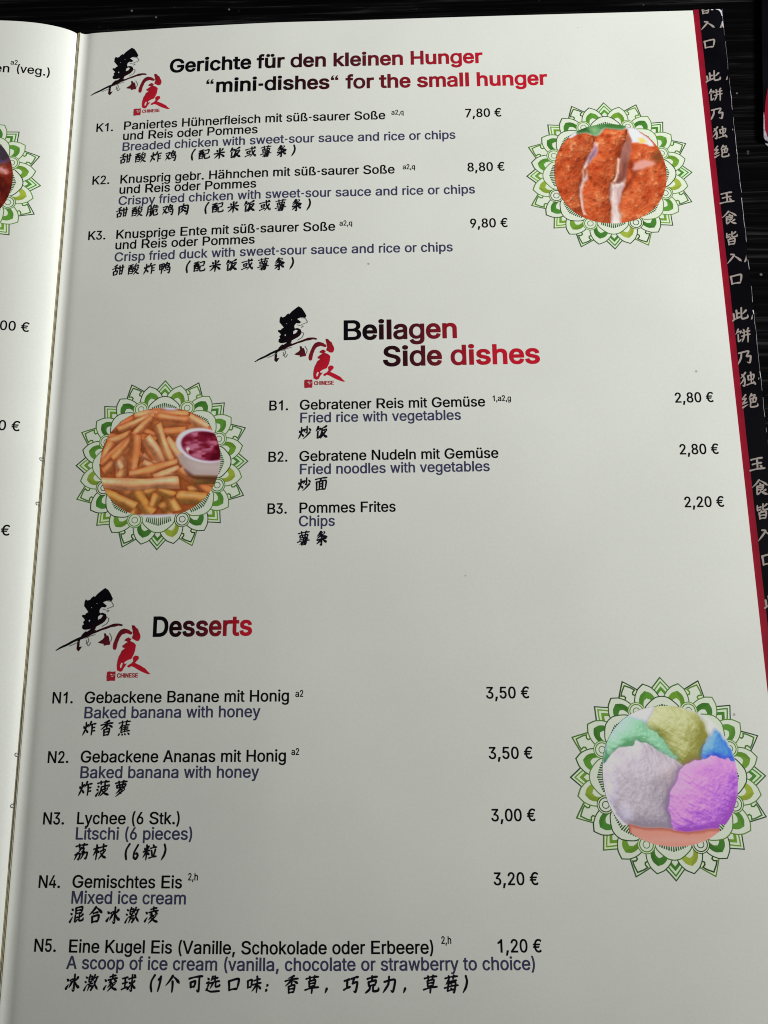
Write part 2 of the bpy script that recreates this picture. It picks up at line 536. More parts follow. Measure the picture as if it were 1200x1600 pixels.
# --- roman letters: outlines stored as letter, advance, contours (thousandths)
ALPHA = r"""#$%&()*+,-./0123456789:;<=>?@ABCDEFGHIJKLMNOPQRSTUVWXYZ[]^_`abcdefghijklmnopqrstuvwxyz{|}~"""
GLYPHS = r"""(7d5`6|5e7n5y8y6=9|6^:`7>:`6y9q6`9#6M816F7T6D6]6P5j6i4q7>3Z6^3Z6B426,4e5p5V5c6H
)7d5+3Z5N4N5h5:5x5{6%6m5~7T5s8D5X9J5<:;5+:`5h:`5x:B639j6K8y6Y8;6d7F6d6b6_6.6M5;624J5u3s5h3Z
,6i5,3C5J5M655M5Z3C
-9d8I7F8I6i5y6i5y7F
.6i5f4]5T4`5E4j5;4y585/5;5A5E5O5T5Y5f5^5x5Y6,5O665A695/664y6,4j5x4`
09d754Y6l4^6J4h6.4y5|5)5f5D5K5x5?6G586w567P588*5?8Y5K9)5f9^6.:(6K::6l:D75:H7X:D7z::8;:(8H9x8_9^8y9)9*8Y918*937P916w9*6G8y5x8`5D8T568;4y7z4h7Y4^!75587L5:7b5B7u5P815n8B6<8J6]8P7P8J8D8B8f81937u9Q7b9`7L9h759k6x9h6c9`6O9Q68936&8f5z8D5t7P5z6]6&6<685n6O5P6c5B6x5:
19d5R4a5R5=9$5=9$4a!7g:A7g4a7%4a7%9_6~9_5]8_5]9I6s:A
29d5F4a5F557m7m8/8?868T888l83938,9A7x9R7k9[7T9f729k6i9e6X9^6E9O679;609,6+8c5H8c5H8r5Q9@5e9d6$:%6;:46T:?7#:G7B:G7_:C8*:58@:%8R9p8h9P8t9,8u8Z8h8-8H7U7^6a6E5B6E5?8~5?8~4a
39d7,4Y6i4[6>4f6#4q5i5#5L5?5?5U565o52605t605z5r6*5^6<5M6Q5A6~587J5;7f5C7v5K8-5]875k8=5{8A638A6F8;6a8/6y7~7+7o777[7@777H6I7J6I7~7s9_7s9c5L9c5L:A8m:A8m9l7$7i7$7t7I7u7j7q897`8Z7F8l708|6g9&6=8|5n8r5T8c5=8P5*894t7z4h7]4_
49d5.5p5.6J7I:A8/:A5t6R5t6O9;6O9;5p!7m4a7m868O868O4a
59d7/4Y6m4[6Q4b684l5s5%5Y5B5M5X5E5p5B6.6%6.6+5s6;5Y6R5F6q5:7/587L5;7_5B7v5Q825o8<6/8?6Y896x8-777n7S7]7^7J7d7,7h6m7f6S7_6=7T6,7H5I7O5g:A8g:A8g9c6C9c628$6V8:7%8E7C8E7Y8B8&848J7x8X7h8k7M8{7#9$6O8}608v5m8j5R8O5/8-4p7m4d7O4]
69d744Y6c4`6G4i6.4w5k595T5^5K5z5F6N5J6t5]7O5w8%7N:A8::A6C7W6=7W6C7a6Q7s6e8%7(807L827i8-847z8R7b8d7M8u7)8|6h8}6:8y5w8o5[8X588:4w7}4i7b4_!74567Y5=7j5E7~5U825l8:5~8?6I8:6q827&7~7=7j7M7Y7U747[6k7U6Z7N6E7=667(6/6r6)6J6/5~665m6E5U6Z5E6k5=
79d5h4a8;9c5D9c5D:A9$:A9$9`6Q4a
89d744Y6n4[6O4b644l5l5&5P5D5D5Z5<5t5:635@6]5G6p5W7.5l7C5|7N6E7[6E7^6-7g5t7t5d8,5V8B5O8Z5L8u5O935U9K5i9k5y9|62:06J:;6e:C74:H7`:C7y:;85:08I9|8Z9k8n9K8t938w8u8t8Z8m8B8`8,8O7t8;7g8#7^8#7[8G7N8W7C8m7.8|6p9)6]9/639,5t9$5Z8s5D8X5&854l7t4b7U4[!74577^5<7p5B8+5P8;5b8C5q8I678B6Y8:6j8)6}7n717[78747=6h786U716?6}6.6j6%6Y5z676$5q6-5b6=5P6S5B6f5<!747u7V7y7e8#7x818+8B828P878q82958,9B7y9S7f9`7V9f749k6m9f6^9`6K9S6=9B6695618q668P6=8B6K816_8#6n7y
99d74:H7b:B7}:98::*8X9i8o9C8y9&8~8S8z8-8h7R8L6|6u4a6.4a8$7J8+7J8%7@7r7/7_6|7@6q6x6p6M6x657(5q7?5a7T5N7y5H895F8h5K9+5T9F5l9j6/:+6G:96c:B!749k6k9e6Z9]6F9K66956/9#6)8X6/81667z6F7e6Z7S6k7L747E7Y7K7j7S7~7d827z8:808?8V8:9#82957~9K7j9]7Y9e
A:#4q4a6v:A7g:A9n4a9)4a7Z8m7:9}7G9}7&8l5[4a!5u6:5u6t8k6t8k6:
B9g5B4a5B:A7e:?85:48L:(8`9t8v9X9(989,8o9)8P8|888i7z8O7i837^837X8S7P8s7<9+7%996e9?6A9>5v945S8{568i5$8P4s854i7o4c!6)5?7Z5@8-5I8B5V8U5p8[658X6M8N6e8?6x8*7,7t737U786)79!6)7p7@7p7d7u7z8#82828?8E8E8T8H8m8B91819K7y9X7R9b6)9c
C:B7^4Y734^6g4h6B4z5~575o5E5c5U5L5z5;6I526x5.7P528)5;8X5L9&5c9K5~9j6B:(6g:973:D7^:H85:C8c:49&9}9I9^9_9@9n8z9x8T968T9/8n8~9)8p9;8^9J8I9V839`7^9g719a6q9U6X9F699$5}8T5q7z5n7P5q7&5~6L695|6X5[7#5E7N5<7w5=835B8I5K8j5a9(6$966L9x6L9n6(9_5b9J5D905,8n4t8M4f8)4]
D::7-4a5g4a5g5?7)5?7P5B7s5J8C5`8Z5u8t6A9(6s9-7Q9+7y8z8Q8m8p8Z9-889J7v9W7T9`7/9c5d9c5d:A73:A7d:=83:38F:,8Y9}8z9f9-9W9E979X8m9f8A9m7Q9i6z9`6K9O5~9E5k9,5J8i508W5$804o7_4d!6):A6)4a5B4a5B:A
E9A5B4a5B:A8m:A8m9c6)9c6)7q8[7q8[776)776)5?8p5?8p4a
F985B4a5B:A8j:A8j9c6)9c6)7i8R7i8R7/6)7/6)4a
G:L7`4Y734^6z4b6S4p615*5}575b5U5K5{5B64556`5/765/7k5;8X5K9&5b9K5|9j6A:(6e:971:D7[:H8(:E8L:<8y:&9:9m9Y9H9p8y9y8U968U9$8{8i9?8I9U8#9d7L9f709a6q9V6W9F6B926)8e5t825o7f5o7;5x6^6)6=695|6M5f6e5R725A7O5<7n5;8:5C8Q5M8o5d9*6&956?9;6Y9=6w9P6t7n6t7n7R9}7R9|6a9v699j5r9W5R9A588r4t8P4f8,4]
H:I5B4a5B:A6):A6)7t9%7t9%:A9h:A9h4a9%4a9%7:6)7:6)4a
I8#5$4a5$5?5}5?5}9c5$9c5$:A7`:A7`9c6d9c6d5?7`5?7`4a
K9r5o6=5o7*6Z8&7%8P8e:A9_:A797g767g!5B4a5B:A6):A6)8F6)4a!8m4a6i7U768-9`4a
L9&5B4a5B:A6):A6)5?8b5?8b4a
M;_5B4a5B:A6D:A7h6h8:578+578N6J9{:A:}:A:}4a:<4a:>9;:?9h:E9h9r8:8N4a7q4a6V7v5w9h5~9h6#9>6%4a
N:O5B4a5B:A64:A8d6C9<5=935<9-6I9-:A9n:A9n4a8|4a6^8C5s9c5~9e6)7v6)4a
P9[5B4a5B:A7P:@8):78D:+8g9m8x9W9*9?929$968d968E928(9#7[8g7;8D6|7t6l7=6g5t6g5t7D7G7E7j7J7|7R867c8E7y8N878P8^8K8z8<9>8)9P7j9]7S9b6)9c6)4a
R9`5B4a5B:A7Q:@8):88E:-8h9p8y9Z9*9C958v978X958;9/7{9#7b8h7B8E7+7t6x7>6s5g6s5g7Q7H7Q7t7Y8*7b8=7r8I8,8P8E8P8l8I9+8B9:879G7}9V7j9]7H9c6)9c6)4a!8Y4a78778&779J4a
S9^724W6i4Y6H4`6,4j5b5$5N58595Y505t5,655o655s5}5y5m645R6R5A6y587H587q5B855U8J5q8Q6.8P6F8H6Z8:6j7{6z7G706O7H5w7`5R8$5I815>8M5:8m5@9;5J9S5c9s5x:(6C:;6a:C75:H7U:F7t:@84:68W9{8r9`9#9I9,919/8s8I8s8>9:809L7v9Z7P9g6y9h6f9e6K9Z679L6-9@6$935z8x5|8`6%8Q648@6N8/7%7x807Z8`7@8y7&9-6j956M9667915j9&5Q8t5;8a5(8;4l7y4a7W4Y
V:#6y4a4q:A5Z:A7)657J5$7=5$7u6{9):A9n:A7i4a
a8~6L4W6*4[5o4b5R4p5B4~56535,5E5%5Z5$5}5(66516M5@6`5[6r6)7$7N787b7B7g7Q7d7j7^7|7R8/7B8:758?6y8C6_8B6H8=60815y7{5k7e5/7v5?8:5U8R5o8e6;8s6o8y7A8t7b8j8#8V8:888B8$8G7i8I4a7h4a7h5:7c5:7N4z774i6t4]!6V536w577.5=7D5J7U5]7^5k7e6%7g6k7U6c6[6T626K5|6B5n675f6(5c5p5g5X5p5J6(5=6:56
b9F774X6s4[6Q4i6:4{5}5A5w5A5w4a5;4a5;:A5y:A5y875}876?8[6W8n6|8x7G8y7e8s8#8i8G8N8Z888q7h8z7G9#6}9#6U8z618q5k8d5L8R53814q7s4d7V4Z!7.557D577X5=7j5H8$5_8/5q886,8?6O8@6j8=75887L807b8$7u7k8/7X8:7E8@7.8B6s8@6_8:6M80687v6-7d6$7N5y7*5x6j5y6N6$6*6.5p685]6N5G6`5=6s57
c9*6|4X6Z4[6<4d5|4q5X545>5[525{5+6B5(6h5.7E577g5F8)5X8B5o8W6.8h6K8s6k8y748y7N8t7o8i808W8G8@8Y8$8c7h8&7X7u7t7a8/7D8=6|8B6Y8=6=8.6(7r5s7T5i7%5i6O5s5|6(5`6=5H6O5=6e576|547E5:7b5H7w5`8(5|8d5m8Z5T8M5>8=5+8*4v7p4j7W4`7=4Z
d9F6p4X6Q4Z654d5v4q5U535D5L565k5-615)6U5)6}5-7G567h5D8+5U8D5w8b658o6Q8w6|8y7G8q7i8[8*878/878/:A8m:A8m4a814a815A8+5A7m4{7U4i754[!6z5574577H5=7Y5G7o5]7z5p8&6*8.6N806j8.7*8&7N7z7d7o7v7Y807H8:758@6z8B6c8@6N8:6=8/6(7u5x7b5p7L5i7)5g6j5i6O5p6,5x5q6(5_6=5H6N5=6c57
e927%4X6M4_6/4j5o4z5N5@575k5.605)6T5*72527T5=7u5M855n8V6,8h6I8s6i8y7>8w7]8o7y8b878M8M838^7m8f7R8l7$8l6U5Q6U5Q7/8J7/8.6w8(7J7x7i7h8$7Q877?8>6z8B6d8@6G87668,5~7q5p7V5h795g6P5m6+5u5q6$5_635O6C5C6U5;6k567<567V5=7l5J7|5_8*5p8f5b8T5=8G5-8/4t7n4e7W4^
f7P768t768?4g8?4g8t!5W4a5X9c5^9u5g:*6#:B6D:Q6h:V70:S7E:M759s6p9y6W9u6F9k6?9`6;9Q6:4a
g9G6|2~6H3(5y365h3@5R3R593v5l476/3q6@3f6U3^6r3Y703Y7K3_7c3i7v3x7}4%8,4>8/4Z8/5J8*5J7r5/7c4}7N4q754i6p4f6Q4h664o5x4|5V5;5E5S516#5*6F5)7#5-7H577i5M885a8N6)8i6D8s6q8y768w7O8n7j8]8,878187818t8m8t8m4W8h4*8V3a8F3M823>7v327[3*!6z5A755C7H5H7Z5Q7p5f8#6$8+6:806n8/7-8(7O7p7v7Z807I8:758@6z8B6c8@6O8:6=806(7u5p7N5i7,5g6n5j6G5p615x5x6(5g6=5R6O5H6d5C
h985y755y4a5;4a5;:A5y:A5y7r5m7r6(8D6D8c6h8t7&8y7B8y7Z8u7p8n8)8d898U8G8C8R8.8[7b8^4a7{4a7z7K7u7f7d8(7H8;718@6m8@6M85698&6*7n5|7S
i6S5;4a5;8t5y8t5y4a!5Z9Y5I9]5<9f529s5/:&52:75<:D5I:M5Z:P5k:M5y:D6&:76*:&6&9s5y9f5k9]
j6S5;8t5y8t5x475p3i5h3X5]3I5O3>5>354|3-4V3+4V3d4k3e5$3k523x5942!5Y9Y5I9]5;9f529s5/:&52:75;:D5I:M5Y:P5k:M5y:D6&:76*:&6&9s5y9f5k9]
k8v5u655u7%6$7%7o8t8a8t6e6t6^6t!5;4a5;:A5y:A5y4a!7y4a6@6g6l778m4a
l6j674_5l4d5X4n5D5+5;5M5;:A5y:A5y5a5}5H6*5?685:6V5<6b4d
m;L5;4a5;8t5w8t5w7z5s7z6%8C608R6C8d6a8t7-8{7S8u7r8b8-8C897z807z8>8A8O8V8e8g8~8s958x9S8{9i8z:58m:N8Z:[8J:g86:p7n:r4a:44a:47P:17j:)7}9x819^8>9A8B9)8@8i848U7{8J7a8G7I8G4a7e4a7e7V7c7k7[7|7H85778>6t8B6W8>6=806*7t5|7]5y7@5y4a
n985y755y4a5;4a5;8t5w8t5w7r5m7r6(8D6:8Z6O8j6h8t7&8y7B8y7f8r8(8d8@8L8R8.8[7b8^4a7{4a7z7K7u7f7d8(7H8;718@6m8@6M85698&6*7n5|7S
o9=6|4X6Z4[6<4d5|4q5X545>5[525{5+6B5(6h5+73527V5>7v5X8B5|8a6<8o6Z8w6|8y7C8w7b8o7~8a8E8B8`7v8l7V8t738v6h8t6B8l5{8`5[8E547~4q7b4d7C4[!6|5479577N5=7a5H7p5V7}5h8/6,846C876h867%8/7I7}7i7p7{7a8.7N89798@6|8B6e8@6O896=8.6.7{5}7i5p7I5i7%5g6h5j6C5p6,5}5h6.5V6=5H6O5=6e57
p9F5;3+5;8t5w8t5w875}87658R6D8a6W8n6i8t7,8y7G8y7e8s8#8i8G8N8c8+8v7W9#6}9#6U8z618k5Z8R538=4z8$4j7e4_7G4X7,4X6j4^6Y4e6E4r665$5}5A5y5A5y3+!7.557D577X5=7j5H8$5_8/5q886,8?6O8@6j8=75887L807b8$7u7k8/7X8:7E8@7.8B6s8@6_8:6M80687v6-7d6$7N5y7*5x6j5y6N6$6*6.5p685]6N5G6`5=6s57
q9F8m3+8/3+8/5A8*5A7r5$7c4r7N4e7>4^6|4X6a4X6C4_6(4j5k4z5U535=5Z5-615(6j5-7G5=7x5U8D5k8X6(8i6C8s6a8y6|8y7?8t7O8n7c8a7r8R8+878187818t8m8t!6z5574577H5=7Y5G7o5]7z5p8&6*8.6N806j8.7*8&7N7z7d7o7v7Y807H8:758@6z8B6c8@6N8:6=8/6(7u5x7b5p7L5i7)5g6j5i6O5p6,5x5q6(5_6=5H6N5=6c57
r7U5;4a5;8t5w8t5w895z896.8S6<8b6M8n6l8x7E8y7E8:788<6s8=6R86688$6*7o5|7X5y7H5y4a
s8f6c4X6I4Y6&4a5Z4s5D5,585<5*5e5e5r5l5^5|5H695:6V546{55755;7F5D7X5W7^5f7]5z7T6/7K687/6E616Z5o6g5N6}5@75587K557e598)5A8;5U8S5p8f6*8p6A8v6h8y7<8t7P8m7j8_8(8D82848<7u7_7h7P8(7E84768=6t8D6R8C678:5~8)5t7p5t7a5w7T6(7E6<7:7H6z7r6h8*6W886E8@6/8C5r8A5[8;5G80557u4y7V4g7>4_
t756y8t6y8?4g8?4g8t!5G9v6*9v6*5i6,5R645C6B5;6V586w5<7&4c6T4]664`5x4h5m4o5Z5#5N5:5G5d
u986c4[6J4^634c5q4q5`5$5Q565B5X5<5t5;675;8t5y8t5y6<5{5|6(5e655Q6F5C6[5;6~597D5@7Y5M7n5h7x6%7{6E7{8t8^8t8^4a7}4a7}5c8+5c8$5Q7q557^4z7<4f6~4^
v8~6O4a4r8t5Z8t6Q6G6{4v6e4v726G8)8t8l8t744a
w:|664a4x8t5^8t6F656[5/6Q5/6g637N8t848t8w64905/9$5/9;63:#8t:f8t9K4a8i4a876X7h8J7v8J7Y736t4a
x8t4v4a6W7,6W6W4~8t5k8t6|6{6[6{7;8*7m8t8X8t6~6U6~7(8_4a7r4a795[6Y6c6z6c6@5[5b4a
y8~553/5C3e5j3a5x3e6*3m6=4-6O4`4r8t5Z8t6Q6G6{4v6e4v726G8)8t8l8t6q3n6W3I6K3>67325k3)5G3+
z8u504a50547P887P8;568;568t8E8t8E8C6*5B6*5>8K5>8K4a
ß9W6%8c6%4a5B4a5B8c5F975S9^5j9|6+:66L:C6}:G7L:?7k:17|9~809n8?9N8D9&8A8d8=8W7t7v7q7h7r7W7|7C8i6d8|6K9,65906#9/5U9*5A8{508o4|8U4k8+4]7n4Z7I4Z6s4e6P4u6h5P795<7R587r598*5>8@5K8I5W8N5o8K6&8B678#6S7O6y7=75747I717c747|788*7Z8Y7a8i7b9-7]9B7L9X749f6r9j6P9d699Q6.9?6(9&
ä8~6L4W6*4[5o4b5R4p5B4~56535,5E5%5Z5$5}5(66516M5@6`5[6r6)7$7N787b7B7g7Q7d7j7^7|7R8/7B8:758?6y8C6_8B6H8=60815y7{5k7e5/7v5?8:5U8R5o8e6;8s6o8y7A8t7b8j8#8V8:888B8$8G7i8I4a7h4a7h5:7c5:7N4z774i6t4]!6V536w577.5=7D5J7U5]7^5k7e6%7g6k7U6c6[6T626K5|6B5n675f6(5c5p5g5X5p5J6(5=6:56!7W9Y7H9]7;9f729s7/:&72:77;:D7H:L7W:O7h:L7u:D7~:78$:&7~9s7u9f7h9]!5|9Y5m9]5`9f5V9s5S:&5V:75`:D5m:L5|:O61:L6>:D6G:76J:&6G9s6>9f619]
ü986c4[6J4^634c5q4q5`5$5Q565B5X5<5t5;675;8t5y8t5y6<5{5|6(5e655Q6F5C6[5;6~597D5@7Y5M7n5h7x6%7{6E7{8t8^8t8^4a7}4a7}5c8+5c8$5Q7q557^4z7<4f6~4^!7h9Y7W9]7J9f7A9s7>:&7A:77J:D7W:L7h:O7w:L8):D82:785:&829s8)9f7w9]!619Y5}9]5o9f5g9s5d:&5g:75o:D5}:L61:O6A:L6N:D6V:76Y:&6V9s6N9f6A9]
“8#5:865o:A6C:A6$86!6[8676:A7e:A7F86
€9o8e8A8M7j4q7j5(8A!89777}6`4q6`5(77!9E9n9,978g9O8A9a8-9e7s9g7W9d7>9]7&9O6d926M8f6B8E6:7f6;7&6B6]6S6-6n5e7&5R7>5E7W5=7s5;8A5A8f5P9*5g9D519&4v8m4k8I4`8#4Z7_4Z784b7%4h6p4p6P5*655E6)5U5h635W6x5U7k5a8X5h8n5y9:659[6B9k6P9w6p:17%:97K:D7s:H81:F8U:>8m:69(:*"""
CAP = 0.716 / 509.0          # stored outlines have a cap height of 509


def load_glyphs():
    B = len(ALPHA)
    val = lambda s: ALPHA.index(s[0]) * B + ALPHA.index(s[1]) - 1500
    g = {}
    for line in GLYPHS.split('\n'):
        if not line:
            continue
        ch, adv, body = line[0], val(line[1:3]), line[3:]
        cs = []
        i = 0
        cur = []
        while i < len(body):
            if body[i] == '!':
                cs.append(cur); cur = []; i += 1
                continue
            cur.append((val(body[i:i + 2]) * CAP, val(body[i + 2:i + 4]) * CAP))
            i += 4
        cs.append(cur)
        g[ch] = (adv * CAP, cs)
    bar = lambda x0, x1, y0, y1: [(x0, y0), (x0, y1), (x1, y1), (x1, y0)]
    g['l'] = (0.222, [bar(0.067, 0.155, 0, 0.716)])
    g['I'] = (0.278, [bar(0.093, 0.187, 0, 0.716)])
    g['1'] = (0.556, [[(0.29, 0), (0.29, 0.565), (0.22, 0.512), (0.125, 0.467), (0.125, 0.553), (0.21, 0.605), (0.28, 0.668), (0.315, 0.720), (0.378, 0.720), (0.378, 0)]])
    q = lambda x: [(x, .47), (x, .58), (x + .015, .64), (x + .05, .69), (x + .09, .72), (x + .105, .69), (x + .075, .665), (x + .06, .63), (x + .055, .59), (x + .105, .59), (x + .105, .47)]
    g['\u201c'] = (0.40, [q(0.05), q(0.21)])
    return g


REG = dict(zip('abcdefghijklmnopqrstuvwxyz', [556, 556, 500, 556, 556, 278, 556, 556, 222, 222, 500, 222, 833, 556, 556, 556, 556, 333, 500, 278, 556, 500, 722, 500, 500, 500]))
REG.update(dict(zip('ABCDEFGHIJKLMNOPRSTUVW', [667, 667, 722, 722, 667, 611, 778, 722, 278, 500, 667, 556, 833, 722, 778, 667, 722, 667, 611, 722, 667, 944])))
REG.update({c: 556 for c in '0123456789\u20acäü'})
REG.update({' ': 278, '.': 278, ',': 278, ':': 278, '(': 333, ')': 333, '-': 333, '\u201c': 333, 'ß': 611})
BOLD = dict(REG)
BOLD.update({'b': 611, 'c': 556, 'd': 611, 'f': 333, 'g': 611, 'h': 611, 'i': 278, 'k': 556, 'l': 278, 'm': 889, 'n': 611, 'o': 611, 'p': 611, 'r': 389, 's': 556, 't': 333, 'u': 611, 'ü': 611, 'B': 722, 'E': 667, '\u201c': 500})
FONT = load_glyphs()
_cache = {}


def glyph(ch, bold):
    k = (ch, bold)
    if k not in _cache:
        adv, cs = FONT[ch]
        sx = ((BOLD if bold else REG)[ch] / 1000.0) / adv
        areas = [poly_area(c) for c in cs]
        main = 1 if areas[int(np.argmax(np.abs(areas)))] > 0 else -1
        polys = []
        for c, a in zip(cs, areas):
            c = np.array(c)
            hole = (a > 0) != (main > 0)
            polys.append((c * [sx, 1], -1 if hole else 1))
            # weight: run a pen of width 2d along the outline
            d = (0.016 if hole else (0.006 if ch == '\u201c' else 0.030)) if bold else 0.0135
            c = c * [sx, 1]
            for p, q in zip(c, np.roll(c, -1, 0)):
                e = q - p
                L = math.hypot(*e)
                if L < 1e-6:
                    continue
                e = e / L
                nn = np.array([-e[1], e[0]]) * d
                p2, q2 = p - e * d * 0.8, q + e * d * 0.8
                polys.append((np.array([p2 - nn, q2 - nn, q2 + nn, p2 + nn]), 4))
        v, t, _ = triangulate(polys, 'wind')
        _cache[k] = (v, t)
    return _cache[k]


def text_width(s, bold):
    W = BOLD if bold else REG
    return sum(W[c] for c in s) / 1000.0


def put_text(pr, s, x0, y, w=None, size=4.36, bold=False, col=(0.003, 0.003, 0.005), dy=0.0):
    """baseline from (x0, y) to (x0 + w, y + dy)"""
    tw = text_width(s, bold)
    # the measured width runs to the last letter's ink, not to its advance
    kx = size if w is None else w / (tw - 0.05)
    W = BOLD if bold else REG
    x = -0.04 if w is not None else 0.0
    for c in s:
        if c != ' ':
            v, t = glyph(c, bold)
            q = np.column_stack([x0 + (v[:, 0] + x) * kx, y + v[:, 1] * size])
            if dy:
                q[:, 1] += (q[:, 0] - x0) / (tw * kx) * dy
            pr.add(q, t, col)
        x += W[c] / 1000.0
    return x0 + x * kx


